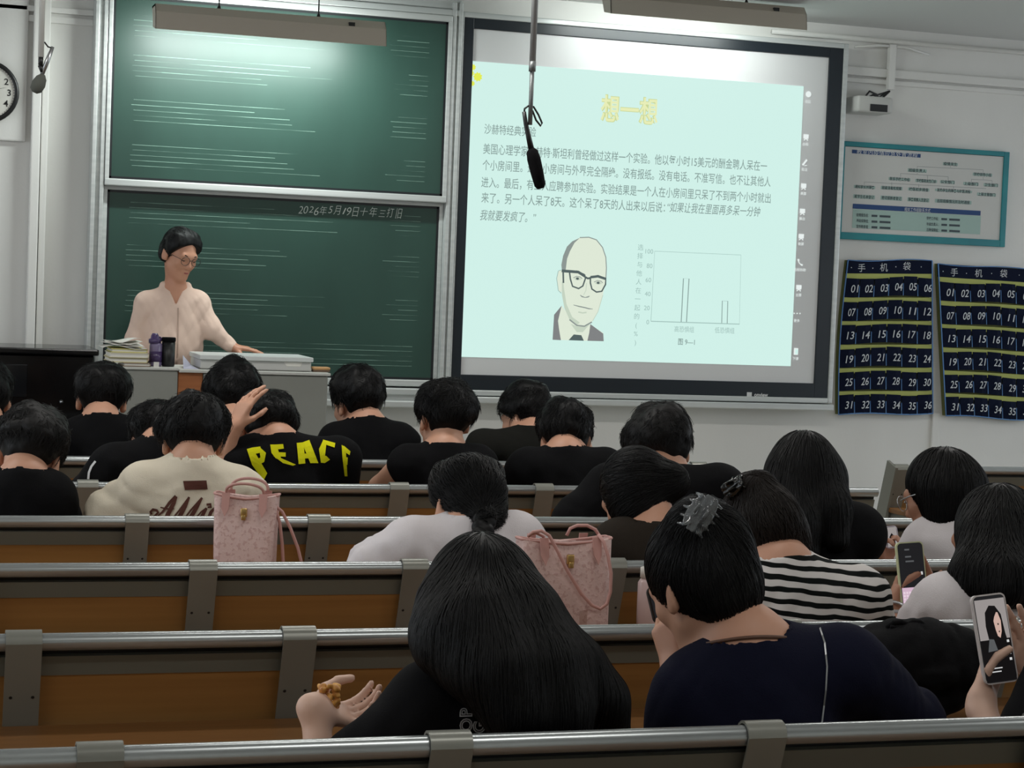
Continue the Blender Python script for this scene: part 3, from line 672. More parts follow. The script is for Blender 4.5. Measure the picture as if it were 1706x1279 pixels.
b0 = at(334, 600, LY0+.08).x; b1 = at(519, 600, LY0+.08).x; bz1 = at(430, 593, LY0+.08).z
MB().box((b0, LY0+.08, lz+.008), (b1, LY1-.06, bz1-.022), 0, .006).build('raised_box', M['offwhite'], lc)
MB().box((b0-.006, LY0+.06, bz1-.022), (b1+.006, LY1-.05, bz1), 0, .005).build('box_lid', mat('lid_white', (212, 216, 214), .4), lc)
c = at(490, 604, LY0+.078); MB().add([(c.x-.05, c.y, bz1-.024), (c.x+.04, c.y, bz1-.024), (c.x+.03, c.y, bz1-.045), (c.x-.035, c.y, bz1-.045)], [[3, 2, 1, 0]]).build('paper_tab', M['paper'], lc)
# things on the lectern
top = lz+.012
def book(px0, px1, z, h, y0, y1, rgb, label, rot=0):
    x0, x1 = at(px0, 600, LY0+.05).x, at(px1, 600, LY0+.05).x
    t = empty('book', ((x0+x1)/2, (y0+y1)/2, z), label, 'book', 'books stacked on the lectern'); t.rotation_euler = (0, 0, 0)
    MB().box((x0+.004, y0+.004, z+.004), (x1-.004, y1-.004, z+h-.004)).build('pages', M['paper'], t)
    cv = mat('book_cover', rgb, .6)
    MB().box((x0, y0, z), (x1, y1, z+.004)).box((x0, y0, z+h-.004), (x1, y1, z+h)).box((x1-.004, y0, z), (x1, y1, z+h)).build('cover', cv, t); return z+h
z = top+.001
z = book(205, 250, z, .016, LY0+.02, LY0+.27, (150, 132, 116), 'thin brown book at the bottom of the lectern stack')
z = book(180, 245, z+.001, .022, LY0+.02, LY0+.26, (206, 196, 150), 'pale yellow edged book, second from the bottom of the stack')
z = book(181, 246, z+.001, .022, LY0+.01, LY0+.25, (226, 220, 196), 'cream book just under the top book of the stack')
z = book(184, 244, z+.001, .018, LY0+.02, LY0+.26, (214, 206, 130), 'yellowish book at the top of the stack, under loose papers')
ps = MB(); r = random.Random(2)
for k in range(5):
    nu = 8; x0, x1 = at(170+k*4, 570, LY0+.05).x, at(243-k*2, 570, LY0+.05).x; y0_, y1_ = LY0+.01+.01*k, LY0+.25
    vs = []; 
    for j in (0, 1):
        for i in range(nu+1):
            u = i/nu; vs.append((x0+(x1-x0)*u, y0_ if j == 0 else y1_, z+.003+.009*k+.012*math.sin(u*4+k)*(.4+.6*(1-u))+.01*(1-j)*math.sin(u*7+k*2)*.5))
    ps.add(vs, [[i, i+1, nu+2+i, nu+1+i] for i in range(nu)])
pz = ps.build('loose_papers', M['paper'], None, True); tag(pz, 'rumpled white papers lying on top of the book stack', 'papers')
sm = pz.modifiers.new('t', 'SOLIDIFY'); sm.thickness = .0015
by = LY0+.12
p = at(259, 605, by); bt = empty('water_bottle', (p.x, by, top), 'purple translucent drinking bottle between books and black tumbler', 'bottle')
M['purple'] = mat('purple_plastic', (74, 58, 100), .25); M['purple2'] = mat('translucent_purple', (128, 116, 150), .15)
zc0 = at(259, 572, by).z; zc1 = at(259, 555, by).z
MB().lathe([(.026, 0), (.03, .006), (.03, zc0-top-.01), (.027, zc0-top)], (p.x, by, top+.001), 20).build('body', M['purple2'], bt, True)
MB().lathe([(.029, 0), (.029, .02), (.02, .024), (.018, zc1-zc0-.01), (.012, zc1-zc0)], (p.x-.006, by, zc0), 18).tube([(p.x-.012, by, zc1-.01), (p.x+.02, by, zc1-.02), (p.x+.028, by, zc0+.012)], .005, 6).build('cap', M['purple'], bt, True)
MB().lathe([(.0305, .02), (.0305, .07)], (p.x, by, top), 20).build('label_band', M['purple'], bt, True)
p = at(280, 605, by); tb = empty('tumbler', (p.x, by, top), 'black cylindrical tumbler beside the purple bottle', 'tumbler'); zt = at(280, 562, by).z
MB().lathe([(.027, 0), (.03, .004), (.031, zt-top-.02)], (p.x, by, top+.001), 24).build('body', M['dark'], tb, True)
MB().lathe([(.033, 0), (.033, .016), (.03, .019)], (p.x, by, zt-.018), 24).build('lid', M['black'], tb, True)
p = at(260, 609, LY0+.01); cdm = MB().box((p.x-.012, LY0+.0, top), (p.x+.012, LY0+.004, top+.025)).build('white_card', M['paper']); tag(cdm, 'tiny white card standing at the lectern edge before the bottles', 'card')
p = at(534, 618, LY0+.1); er = empty('chalkboard_eraser', (p.x, LY0+.1, lz+.006), 'wooden chalkboard eraser lying on the lectern right of the box', 'eraser')
MB().box((p.x-.042, LY0+.07, lz+.016), (p.x+.042, LY0+.13, lz+.03), 0, .006).build('wooden_back', mat('eraser_wood', (196, 150, 100), .6), er, True)
MB().box((p.x-.04, LY0+.072, lz+.007), (p.x+.04, LY0+.128, lz+.016)).build('felt', mat('felt', (110, 90, 74), .9), er)
a = at(305, 608, LY0+.06); b = at(333, 592, LY0+.3)
lp = MB().add([(a.x, LY0+.04, lz+.008), (b0-.012, LY0+.04, lz+.008), (b0-.012, LY0+.3, lz+.014), (a.x+.03, LY0+.3, lz+.06)], [[0, 1, 2, 3]]).build('paper_sheet', mat('lavender_paper', (188, 186, 204), .8))
tag(lp, 'lavender printed sheet leaning against the lectern box', 'paper'); sm = lp.modifiers.new('t', 'SOLIDIFY'); sm.thickness = .002

# ------------------------------------------------------------------ bench rows
D0, SP, ZR, PITCH_X = 2.7382, .88, .88, .513
TILT = math.radians(18)
def bench(d, x0, x1, straps, label, seat=True, desk=True, endcap=None):
    g = 'rows of wooden lecture benches with metal rails'
    t = empty('lecture_bench', ((x0+x1)/2, d+.2, 0), label, 'bench', g)
    r = .0165; ty, tz = math.sin(TILT), -math.cos(TILT); ny, nz = -math.cos(TILT), -math.sin(TILT)   # down the panel / its outward normal
    prof = []
    for k in range(16):
        th = k/16*2*math.pi; rr = r*(1 if k not in (9, 7) else .93); prof.append((math.cos(th)*rr*1.1, math.sin(th)*rr))
    MB().prism([(x0, d+a, ZR-r+b) for a, b in prof], (x1-x0, 0, 0)).build('rail', M['rail'], t)
    auto_smooth([o for o in t.children if o.name.startswith('rail')][0], 60)
    def pl(s, n): return (d+ty*s+ny*n, ZR-r+tz*s+nz*n)
    def slab(xa, xb, sa, sb, na, nb, mi=0, mb=None):
        q = [pl(sa, na), pl(sb, na), pl(sb, nb), pl(sa, nb)]
        return (mb or MB()).prism([(xa, a, b) for a, b in q], (xb-xa, 0, 0), mi)
    slab(x0, x1, .0, .045, -.016, -.012).build('rail_web', M['blackgap'], t)
    slab(x0, x1, .032, .072, -.012, -.002).build('metal_strip', M['strip'], t)
    cuts = [x0]+[s for s in straps if x0 < s < x1]+[x1]
    for a, b in zip(cuts[:-1], cuts[1:]):
        slab(a+.003, b-.003, .07, .42, -.016, -.004).build('back_panel', M['wood'], t)
    for s in straps:
        if not (x0-.01 < s < x1+.05): continue
        e = .004; hw = .0325; path = []
        for k in range(9):
            th = math.radians(-40+k*27); path.append((d+math.cos(th)*(r*1.1+.003), ZR-r+math.sin(th)*(r+.003)))
        path += [pl(.03, .018), pl(.1, .016), pl(.28, .012), pl(.40, .008)]
        n = len(path); vs = []
        for xx in (s-hw, s+hw):
            for i, (a, b) in enumerate(path): vs.append((xx, a, b))
            for i, (a, b) in enumerate(path):
                q = path[max(i-1, 0)]; p2 = path[min(i+1, n-1)]; L = math.hypot(p2[0]-q[0], p2[1]-q[1]); vs.append((xx, a+(p2[1]-q[1])/L*e, b-(p2[0]-q[0])/L*e))
        fs = []
        for i in range(n-1):
            fs += [[i, i+1, 2*n+i+1, 2*n+i], [n+i, 3*n+i, 3*n+i+1, n+i+1], [i, n+i, n+i+1, i+1], [2*n+i, 2*n+i+1, 3*n+i+1, 3*n+i]]
        fs += [[0, 2*n, 3*n, n], [n-1, 2*n-1, 4*n-1, 3*n-1]]
        st = MB().add(vs, fs); 
        st = st.build('strap', M['strap'], t); bm = bmesh.new(); bm.from_mesh(st.data); bmesh.ops.recalc_face_normals(bm, faces=bm.faces); bm.to_mesh(st.data); bm.free(); auto_smooth(st, 35)
        sc = MB()
        for ss in (.105, .23):
            for dx in (-.02, .02):
                p = pl(ss, .0185); sc.lathe([(.0042, 0), (.003, .002)], (s+dx, p[0], p[1]), 8, 0, Vector((0, ny, nz)))
        sc.build('screw', M['screw'], st)
        # the far face of the strap support going to the floor
        lg = MB().box((s-.02, d+.06, 0), (s+.02, d+.11, .72), 0, .004).box((s-.025, d-.03, 0), (s+.025, d+.2, .03), 0, .004).box((s-.015, d-.26, .655), (s+.015, d+.05, .678))
        lg.build('leg', M['strap'], t)
    if desk:
        MB().box((x0, d-.30, .68), (x1, d+.035, .70), 0, .004).build('desk_top', M['desk'], t)
        MB().box((x0, d-.303, .676), (x1, d-.296, .702), 0, .002).build('desk_edge', M['strip'], t)
    if seat: MB().box((x0, d+.14, .425), (x1, d+.5, .45), 0, .006).build('seat', M['wood'], t)
    if endcap is not None:
        mb = MB()
        for xx in endcap:
            mb.prism([(xx, *pl(-.02, .03)), (xx, *pl(.45, .03)), (xx, *pl(.45, -.05)), (xx, *pl(-.02, -.05))], (.012, 0, 0))
        mb.build('end_panel', M['strap'], t)
    return t
def rail_d(i): return D0+SP*i
offs = {0: .26536, 1: .20708, 2: .66180, 3: .60460, 4: .54472, 5: at(1163, 775, rail_d(5)).x}
names = ['nearest lecture bench rail, cut by the bottom edge of the picture', 'second nearest lecture bench, behind the woman with long black hair', 'third lecture bench from the camera, behind the pink tote bags', 'fourth lecture bench from the camera, behind the cream shirt', 'fifth lecture bench from the camera, behind the yellow lettered shirt', 'front lecture bench, farthest row nearest to the lectern']
for i in range(6):
    d = rail_d(i); xl = at(-160, 900, d).x; xr = at(1880, 900, d).x
    if i == 4: xr = at(1461, 812, d).x
    if i == 5: xr = offs[5]+.04
    st = [offs[i]+PITCH_X*j for j in range(-8, 12)]; st = [s for s in st if xl < s < xr+.02]
    bench(d, xl, xr, st, names[i])
d = rail_d(5); xl = at(1489, 780, d).x; st = [xl+.03+PITCH_X*.55*0, at(1600, 780, d).x, at(1600, 780, d).x+.513]
bench(d, xl, at(1900, 780, d).x, st, 'short lecture bench of the right block, beyond the aisle by the wall', endcap=[xl-.01])

# ================================================================== people
def rot(yaw, pitch, roll):
    """columns right, forward, up; yaw>0 turns right, pitch>0 bows, roll>0 tilts to the right"""
    y, p, r = map(math.radians, (yaw, pitch, roll))
    f = Vector((math.sin(y)*math.cos(p), math.cos(y)*math.cos(p), -math.sin(p)))
    x = Vector((math.cos(y), -math.sin(y), 0)); u = x.cross(f)
    x2 = x*math.cos(r) - u*math.sin(r); u2 = u*math.cos(r)+x*math.sin(r)
    return np.array([x2[:], f[:], u2[:]]).T
class Head:
    def __init__(s, c, yaw, pitch, roll, k=1.0): s.c = A3(c); s.R = rot(yaw, pitch, roll); s.k = k
    def w(s, *p): return s.c + s.R@(np.array(p, float)*s.k)
    def loc(s, P): return ((P-s.c)@s.R)/s.k
    def rc(s, a, b, ra, rb, k=.02): return rc(s.w(*a), s.w(*b), ra*s.k, rb*s.k, k)
    def el(s, c, r, k=.02, yaw=0, pitch=0, roll=0): return el(s.w(*c), np.array(r)*s.k, s.R@rot(yaw, pitch, roll), k)
def head_prims(h, face=False, ears=True):
    P = [h.el((0, -.012, .028), (.075, .094, .090), .02), h.el((0, .036, -.03), (.058, .058, .084), .03), h.rc((0, .02, -.062), (0, .068, -.098), .045, .02, .03),
         h.rc((-.044, .012, -.06), (-.012, .066, -.1), .016, .014, .03), h.rc((.044, .012, -.06), (.012, .066, -.1), .016, .014, .03),
         h.rc((0, .09, .006), (0, .107, -.03), .008, .0115, .014), h.rc((-.012, .096, -.034), (.012, .096, -.034), .008, .008, .01),
         h.rc((-.035, .078, .018), (.035, .078, .018), .016, .016, .02), h.rc((-.012, .089, -.062), (.012, .089, -.062), .008, .008, .012), h.rc((-.009, .087, -.071), (.009, .087, -.071), .0075, .0075, .01),
         h.rc((-.04, .066, -.025), (-.03, .07, -.03), .02, .02, .02), h.rc((.04, .066, -.025), (.03, .07, -.03), .02, .02, .02)]
    if ears:
        for sx in (-1, 1):
            P += [h.el((sx*.081, -.008, -.008), (.0075, .0185, .032), .008, -sx*24, 0, sx*-10), h.rc((sx*.083, -.022, .012), (sx*.081, -.012, -.028), .006, .007, .008), h.rc((sx*.078, .002, -.024), (sx*.077, .003, -.032), .008, .007, .006)]
    return P
def hand_prims(W, d, n, thumb, curl=(25, 30, 34, 38), tcurl=20, spread=5, k=1.0, tout=38):
    """wrist W, finger direction d, back-of-hand normal n, thumb=+1/-1 side along d x n"""
    y = Vector(d).normalized(); z = Vector(n); z = (z-y*z.dot(y)).normalized(); x = y.cross(z)*thumb; W = Vector(W)
    L = lambda a, b, c: W + (x*a + y*b + z*c)*k
    P = [rc(L(0, -.015, 0), L(0, .012, 0), .0225*k, .022*k, .016)]
    tips = []
    for i, (bx, by, l, r) in enumerate(((.028, .092, (.04, .026, .02), .0088), (.0095, .096, (.044, .029, .021), .009), (-.0095, .091, (.041, .027, .02), .0086), (-.027, .083, (.032, .02, .018), .0076))):
        P.append(rc(L(bx*.6, .012, 0), L(bx, by, .002), .0145*k, .0105*k, .012))
        p = L(bx, by, .002); c = curl[i]; a = 0; sp = math.radians(spread*(1.2-i*.8))
        for j in range(3):
            a += math.radians(c*(.9 if j == 0 else 1.05 if j == 1 else .7))
            dv = (y*math.cos(sp)+x*math.sin(sp))*math.cos(a) - z*math.sin(a); q = p+dv*l[j]*k
            P.append(rc(p, q, (r-.0006*j)*k, (r-.0006*(j+1))*k, .0035)); p = q
        tips.append(p)
    p = L(.018, .022, -.006); to = math.radians(tout); dv = (x*math.sin(to)+y*math.cos(to) - z*.35).normalized()
    q = p+dv*.045*k; P.append(rc(p, q, .0155*k, .0105*k, .012))
    for l, cc in ((.033, tcurl), (.027, tcurl*1.2)):
        a = math.radians(cc); dv = (dv*math.cos(a) + (-x*.55+y*.5-z*.4).normalized()*math.sin(a)).normalized(); p2 = q+dv*l*k
        P.append(rc(q, p2, .0102*k, .0085*k, .004)); q = p2
    return P, tips, q
def limb(a, b, c, ra, rb, rcc, k=.02):
    return [rc(a, b, ra, rb, k), rc(b, c, rb*.98, rcc, k)]
V3 = lambda *p: Vector(p)
def hair_material(soft=False): return M['hair_soft'] if soft else M['hair']
def strands(name, prims, V, Q, seeds_n, flow, steps, step, r0, m, parent, lift=(.002, .01), jit=.35, post=None, mask=None, seed=1):
    g = np.random.default_rng(seed)
    C = V[Q].mean(1)
    if mask is not None: C = C[mask(C)]
    if len(C) == 0: return
    P = C[g.integers(0, len(C), seeds_n)] + g.normal(size=(seeds_n, 3))*.003
    off0 = g.uniform(lift[0]*.2, lift[0], seeds_n); off1 = g.uniform(lift[0], lift[1], seeds_n)*g.uniform(.3, 1, seeds_n)
    jv = g.normal(size=(seeds_n, 3))*jit; n = g.integers(max(4, steps//2), steps+1, seeds_n)
    path = []; e = .004
    T = np.array([[1, -1, -1], [-1, -1, 1], [-1, 1, -1], [1, 1, 1]], float)
    def field(X):
        d = ev(prims, X)
        return d if post is None else post(X, d)
    for s in range(steps):
        d4 = field((X4 := P[:, None, :] + e*T[None]).reshape(-1, 3)).reshape(-1, 4)
        N = (d4[:, :, None]*T[None]).sum(1); N /= np.linalg.norm(N, axis=1, keepdims=True)+1e-9
        d = d4.mean(1); tgt = off0+(off1-off0)*s/steps
        P = P + N*np.clip(tgt-d, -.015, .015)[:, None]
        path.append(P.copy())
        D = flow(P) + jv; D -= N*(D*N).sum(1, keepdims=True); D /= np.linalg.norm(D, axis=1, keepdims=True)+1e-9
        P = P + D*step
    path = np.stack(path, 1)
    cu = bpy.data.hair_curves.new(name); cu.add_curves([int(k) for k in n])
    pts = np.concatenate([path[i, :n[i]] for i in range(seeds_n)]) - np.array(world_loc(parent))
    cu.attributes['position'].data.foreach_set('vector', pts.astype(np.float32).ravel())
    rad = np.concatenate([np.linspace(1, .35, k) for k in n])*r0
    ra = cu.attributes.get('radius') or cu.attributes.new('radius', 'FLOAT', 'POINT'); ra.data.foreach_set('value', rad.astype(np.float32))
    cu.materials.append(m); o = bpy.data.objects.new(name, cu); COL.objects.link(o); o.parent = parent
    return o
def hair_short(h, seed, vol=1.0, nape=-.078, front=.66, style='crop', jx=0):
    """prims, post (hairline cut) and flow of a cropped head of hair"""
    g = np.random.default_rng(seed)
    P = [h.el((0, -.014, .036), (.086+.006*vol, .104+.004*vol, .094+.012*vol), .02)]
    for k in range(15):   # soft clumps
        a = g.uniform(0, 6.28); z = g.uniform(.0, 1.0); q = math.sqrt(max(0, 1-z*z))
        P.append(h.el((math.cos(a)*q*.075, -.014+math.sin(a)*q*.085, .04+z*.078), (.03, .03, .022*vol+.008), .03))
    wn = wrinkle(.0045, seed, 75)
    def post(X, d):
        q = h.loc(X); z0 = np.where(q[:, 1] < 0, -.012+(-nape-.012)/.1*q[:, 1]*1.0, -.012+front*q[:, 1])
        z0 = np.maximum(z0, nape)
        zl = z0 + .006*np.sin(q[:, 0]*90+seed)
        # ears stay free
        ear = np.sqrt((q[:, 1]+.008)**2+((q[:, 2]+.014)*.8)**2)-.024
        d = d + wn(X)
        cut = np.maximum(zl-q[:, 2], -np.where(np.abs(q[:, 0]) > .06, ear, 9))
        # thin out towards the nape
        d = d + np.clip((.03-q[:, 2])*.12, 0, .012)
        return -smin(-d, -cut, .012)
    c = h.w(.012, -.065, .11)
    def flow(X):
        v = X-c; v /= np.linalg.norm(v, axis=1, keepdims=True)+1e-9
        return v + np.array([0, 0, -.25])
    return P, post, flow
def make_hair(root, h, kind, seed, hgt=.006, n=1500, m=None, extra=None, **kw):
    m = m or M['hair']
    if kind == 'short':
        P, post, flow = hair_short(h, seed, **kw)
        V, Q = sdf_mesh(P, hgt, post)
        o = mesh_obj('hair', V, Q, m, root, None, True)
        strands('hair_strands', P, V, Q, n, flow, 8, .007, .001, m, o, (.003, .018), .6, None, lambda C: h.loc(C)[:, 2] > np.where(h.loc(C)[:, 1] < 0, .012, .03), seed)
        return o
    P, flow, st = extra['prims'], extra['flow'], extra.get('st', {})
    post = extra.get('post')
    V, Q = sdf_mesh(P, hgt, post)
    o = mesh_obj('hair', V, Q, m, root, None, True)
    strands('hair_strands', P, V, Q, n, flow, st.get('steps', 16), st.get('step', .014), st.get('r', .0011), m, o, st.get('lift', (.002, .006)), st.get('jit', .12), None, st.get('mask'), seed)
    return o
def project_print(name, mb, shirt, m, parent, direction=Vector((0, 1, 0)), off=.0025, cuts=2):
    """press flat lettering onto the cloth below it"""
    bm = bmesh.new(); vs = [bm.verts.new(v) for v in mb.v]
    for f in mb.f:
        try: bm.faces.new([vs[i] for i in f])
        except ValueError: pass
    bmesh.ops.triangulate(bm, faces=bm.faces[:]); 
    for _ in range(cuts): bmesh.ops.subdivide_edges(bm, edges=[e for e in bm.edges if e.calc_length() > .012], cuts=1, use_grid_fill=True); bmesh.ops.triangulate(bm, faces=[f for f in bm.faces if len(f.verts) > 3])
    base = world_loc(shirt); me = shirt.data
    co = np.zeros(len(me.vertices)*3); me.vertices.foreach_get('co', co); co = co.reshape(-1, 3)+np.array(base)
    t = BVHTree.FromPolygons(co.tolist(), [list(p.vertices) for p in me.polygons])
    kill = []
    for v in bm.verts:
        dr = (v.co-Vector((0, 0, CAM_Z))).normalized() if direction is None else direction
        hit = t.ray_cast(v.co - dr*.6, dr, 1.5)
        if hit[0] is None: kill.append(v)
        else: v.co = hit[0] - dr*off
    bmesh.ops.delete(bm, geom=kill, context='VERTS')
    bm.verts.index_update(); V = [v.co[:] for v in bm.verts]; Fc = [[v.index for v in f.verts] for f in bm.faces]; bm.free()
    return mesh_obj(name, V, Fc, m, parent)

def person(label, d, head, neck, SL, SR, shirt, hair, yaw_body=None, skin='skin', group='students seated at the lecture benches', armL=None, armR=None, hb=.006, hips=None, face=False, k=1.0, standing=False, sleeve=.75, sh_r=.058, seed=1, ears=True, cloth_res=.011, collar=.060, wr=.0045, low=None, am=1.0, nk_r=1.0):
    """head=(point, yaw, pitch, roll); neck, SL, SR world points; arms = (elbow, wrist, hand or None)"""
    N = Vector(neck); SLv, SRv = Vector(SL), Vector(SR); mid = (SLv+SRv)/2
    H = Vector(hips) if hips else Vector((mid.x*.85+N.x*.15, d+.27, .59))
    root = empty('person', (H.x, H.y, 0.2 if standing else 0), label, 'person', group)
    hd = Head(head[0], head[1], head[2], head[3], k)
    up = (N-H).normalized(); rx = (SRv-SLv); rx = (rx-up*rx.dot(up)).normalized(); fw = up.cross(rx)
    R = np.array([rx[:], fw[:], up[:]]).T; w = (SRv-SLv).length/2; Lt = (N-H).length
    ch = N - up*.19 + fw*.015
    torso = [el(ch, (w*.93, .098*k, .19), R, .05), el(H+up*Lt*.42, (w*.80, .095*k, .19), R, .06), el(H+up*.02, (w*.86, .11*k, .12), R, .05),
             rc(N-up*.055, SLv.lerp(N, .12), .052*k, .05*k, .06), rc(N-up*.055, SRv.lerp(N, .12), .052*k, .05*k, .06), rc(N-up*.10+fw*.0, N-up*.02, .07*k, .05*k, .05)]
    nk = [rc(hd.w(0, -.03, -.05), N+up*.0, .053*k*nk_r, .056*k*nk_r, .03), rc(hd.w(0, .0, -.075), N-up*.03+fw*.04, .042*k*nk_r, .05*k*nk_r, .03)]
    bp = head_prims(hd, face, ears) + nk + [('el', p[1], p[2]*.97, p[3], p[4]) if p[0] == 'el' else p for p in torso]
    deskz = .76
    arms = []
    for s, S, A in ((-1, SLv, armL), (1, SRv, armR)):
        if A is None:
            E = S + rx*s*.012 + Vector((0, .10, -.22)); Wv = Vector((E.x - s*.09, E.y+.19, .77))
            if E.z < .70: E.z = .72
            A = (E, Wv, 'flat')
        E, Wv, hnd = Vector(A[0]), Vector(A[1]), A[2]
        if hnd is not None:
            if hnd == 'flat':
                if not standing: Wv.z = .768; E.z = max(E.z, .80)
                hp, _, _ = hand_prims(Wv, Vector(((Wv-E).x, (Wv-E).y, -.01)), Vector((0, -.1, 1)), -s, curl=(7, 8, 9, 10), k=.92)
            elif isinstance(hnd, dict): hp, _, _ = hand_prims(Wv, **hnd)
            else: hp = hnd
            bp += hp
        bp += limb(S, E, Wv, .047*k*am,   .038*k*am, .0238*k, .022)
        arms.append((S, E, Wv))
    # legs
    lb = []
    for s in (-1, 1):
        hp_ = H + rx*s*.085
        if standing: kn, an = hp_+Vector((0, 0, -.38)), Vector((hp_.x, hp_.y, .29)); toe = an + fw*.16+Vector((0, 0, -.055))
        else: kn, an = Vector((hp_.x+s*.02, d+.66, .52)), Vector((hp_.x+s*.03, d+.66, .1)); toe = an+Vector((0, .15, -.055))
        lb.append((hp_, kn, an, toe))
        bp += limb(hp_, kn, an, .07*k, .05*k, .036*k, .03) + [rc(an-Vector((0, 0, .045)), toe, .034, .026, .02)]
    sdf_obj('body', bp, hb, M[skin], root)
    # trousers
    tp = [el(H, (w*.86+.014, .12*k, .12), R, .04)]
    for (a, b, c, t_) in lb: tp += limb(a, b, c+Vector((0, 0, .02)), .09*k, .066*k, .058*k, .03)
    sdf_obj('trousers', tp, .016, M['trouser'], root)
    for (a, b, c, t_) in lb:
        sdf_obj('shoe', [rc(c-Vector((0, 0, .05)), t_-Vector((0, 0, .003)), .046, .036, .02)], .014, M['sole'], root)
    # shirt
    inf = shirt.get('inf', .014); sp = []
    for p in torso[:2]: sp.append(('el', p[1], p[2]+inf*np.array([.8, 1.2, .3]), p[3], .06))
    sp.append(el(H+up*.10, (w*.90+inf, .115*k+inf, .14), R, .06))
    for p in torso[3:5]: sp.append(('rc', p[1], p[2], p[3]+inf*.6, p[4]+inf, .06))
    sp.append(rc(N-up*.12, N-up*.035, .08*k, .056*k, .05)); sp.append(rc(N-up*.05-fw*.004, N-up*.006-fw*.004, .066*k, .064*k, .02))
    for (S, E, Wv), s in zip(arms, (-1, 1)):
        sl = shirt.get('sleeve', .8) if not isinstance(shirt.get('sleeve', .8), tuple) else shirt['sleeve'][0 if s < 0 else 1]
        if sl > 0:
            e2 = S.lerp(E, min(sl, 1)); sp.append(rc(S, e2, .047*k*am+inf, .044*k*am+inf*1.3, .04))
            if sl > 1: sp.append(rc(E, E.lerp(Wv, sl-1), .042*k*am+inf, .03*k*am+inf, .03))
        elif sl == 0: sp.append(rc(S.lerp(N, .1), S.lerp(N, .02), .047*k+inf*.7, .045*k+inf*.6, .03))
    if shirt.get('hood'): 
        sp += [rc(N+rx*s_*.058+fw*.02+up*.012, N-fw*.055-up*.012, .018, .026, .012) for s_ in (-1, 1)] + [rc(N+rx*s_*.058+fw*.02+up*.012, N+rx*s_*.02-up*.085+fw*.095, .018, .012, .012) for s_ in (-1, 1)]
    if shirt.get('more'): sp += shirt['more']
    wf = wrinkle(shirt.get('wr', wr), seed, shirt.get('wfreq', 42)); na, nup = A3(N), A3(up); cr = shirt.get('collar', collar)*k; fwd = A3(fw)
    def post(X, dd):
        q = X-na; t = q@nup; dd = dd + wf(X)*np.clip(-t/.06, 0, 1)
        rad = np.linalg.norm(q-t[:, None]*nup, axis=1)
        cut = np.maximum(rad-cr, shirt.get('cz', .006)-t - (q@fwd)*shirt.get('cv', .5))   # opening round the neck
        cut = -cut
        vn = shirt.get('vneck')
        if vn: cut = np.maximum(cut, np.minimum(np.minimum((t+vn)*.42-np.abs(q@A3(rx)), t+vn), q@fwd-.0))
        return np.maximum(dd, cut)
    fm = shirt.get('fmat')
    so = sdf_obj('shirt', sp, shirt.get('res', cloth_res), shirt['m'], root, post, fm)
    if hair: hair(root, hd)
    root_info = dict(root=root, head=hd, shirt=so, up=up, fw=fw, rx=rx, N=N, H=H, arms=arms)
    return root_info
def PX(x, y, d, dy): return at(x, y, d+dy)
def short(seed, n=1500, m=None, hgt=.007, **kw):
    return lambda root, h: make_hair(root, h, 'short', seed, hgt, n, M[m] if m else None, **kw)
def add_glasses(p, rim=.0016, m='steel', temples=True, rr=.024):
    h = p['head']; g = MB()
    for s in (-1, 1):
        pts = [h.w(s*.033+rr*math.cos(t)*1.02, .108-.22*abs(math.cos(t)*rr*s*.4+s*.033*.3), .0+rr*math.sin(t)*.9) for t in np.linspace(0, 2*math.pi, 22)]
        g.tube(pts, rim, 6, cap=False)
        if temples: g.tube([h.w(s*.058, .098, .006), h.w(s*.078, .06, .008), h.w(s*.083, -.005, .008), h.w(s*.083, -.022, -.01)], rim, 6)
    g.tube([h.w(-.01, .108, .004), h.w(0, .111, .008), h.w(.01, .108, .004)], rim, 6)
    return g.build('glasses', M[m], p['root'], True)
d0, d1, d2, d3, d4, d5 = [rail_d(i) for i in range(6)]

# ---- the teacher at the lectern
yt = 9.62
hc = at(299, 424, yt-.02)
tn, tsl, tsr = at(292, 480, yt+.03), at(330, 506, yt), at(241, 508, yt+.02)
def teacher_hair(root, h):
    P = [h.el((0, -.018, .042), (.084, .1, .096), .02), h.el((0, -.105, -.005), (.045, .036, .05), .03), h.el((.0, -.05, -.02), (.078, .06, .065), .03), h.el((-.05, .01, .06), (.045, .06, .06), .03), h.el((.05, .01, .06), (.045, .06, .06), .03)]
    wn = wrinkle(.003, 3, 90)
    def post(X, d):
        q = h.loc(X); zl = np.where(q[:, 1] < .0, -.06, -.012+ .0*q[:, 1]); 
        fr = .016+1.15*(q[:, 1]-.012)+ .25*np.abs(q[:, 0]+.01)*-1.2
        zl = np.where(q[:, 1] > .012, np.maximum(fr, -.012), zl)
        ear = np.sqrt((q[:, 1]+.006)**2+((q[:, 2]+.012))**2)-.024
        cut = np.maximum(zl-q[:, 2], np.where(np.abs(q[:, 0]) > .06, -ear, -9))
        return -smin(-(d+wn(X)), -cut, .008)
    c = h.w(0, -.12, -.005)
    def flow(X): v = c-X; return v/(np.linalg.norm(v, axis=1, keepdims=True)+1e-9)
    V, Q = sdf_mesh(P, .005, post); o = mesh_obj('hair', V, Q, M['hair'], root, None, True)
    strands('hair_strands', P, V, Q, 1600, flow, 11, .011, .0009, M['hair'], o, (.0015, .006), .16, None, lambda C: (h.loc(C)[:, 2] > .0) & (h.loc(C)[:, 1] < .03), 3)
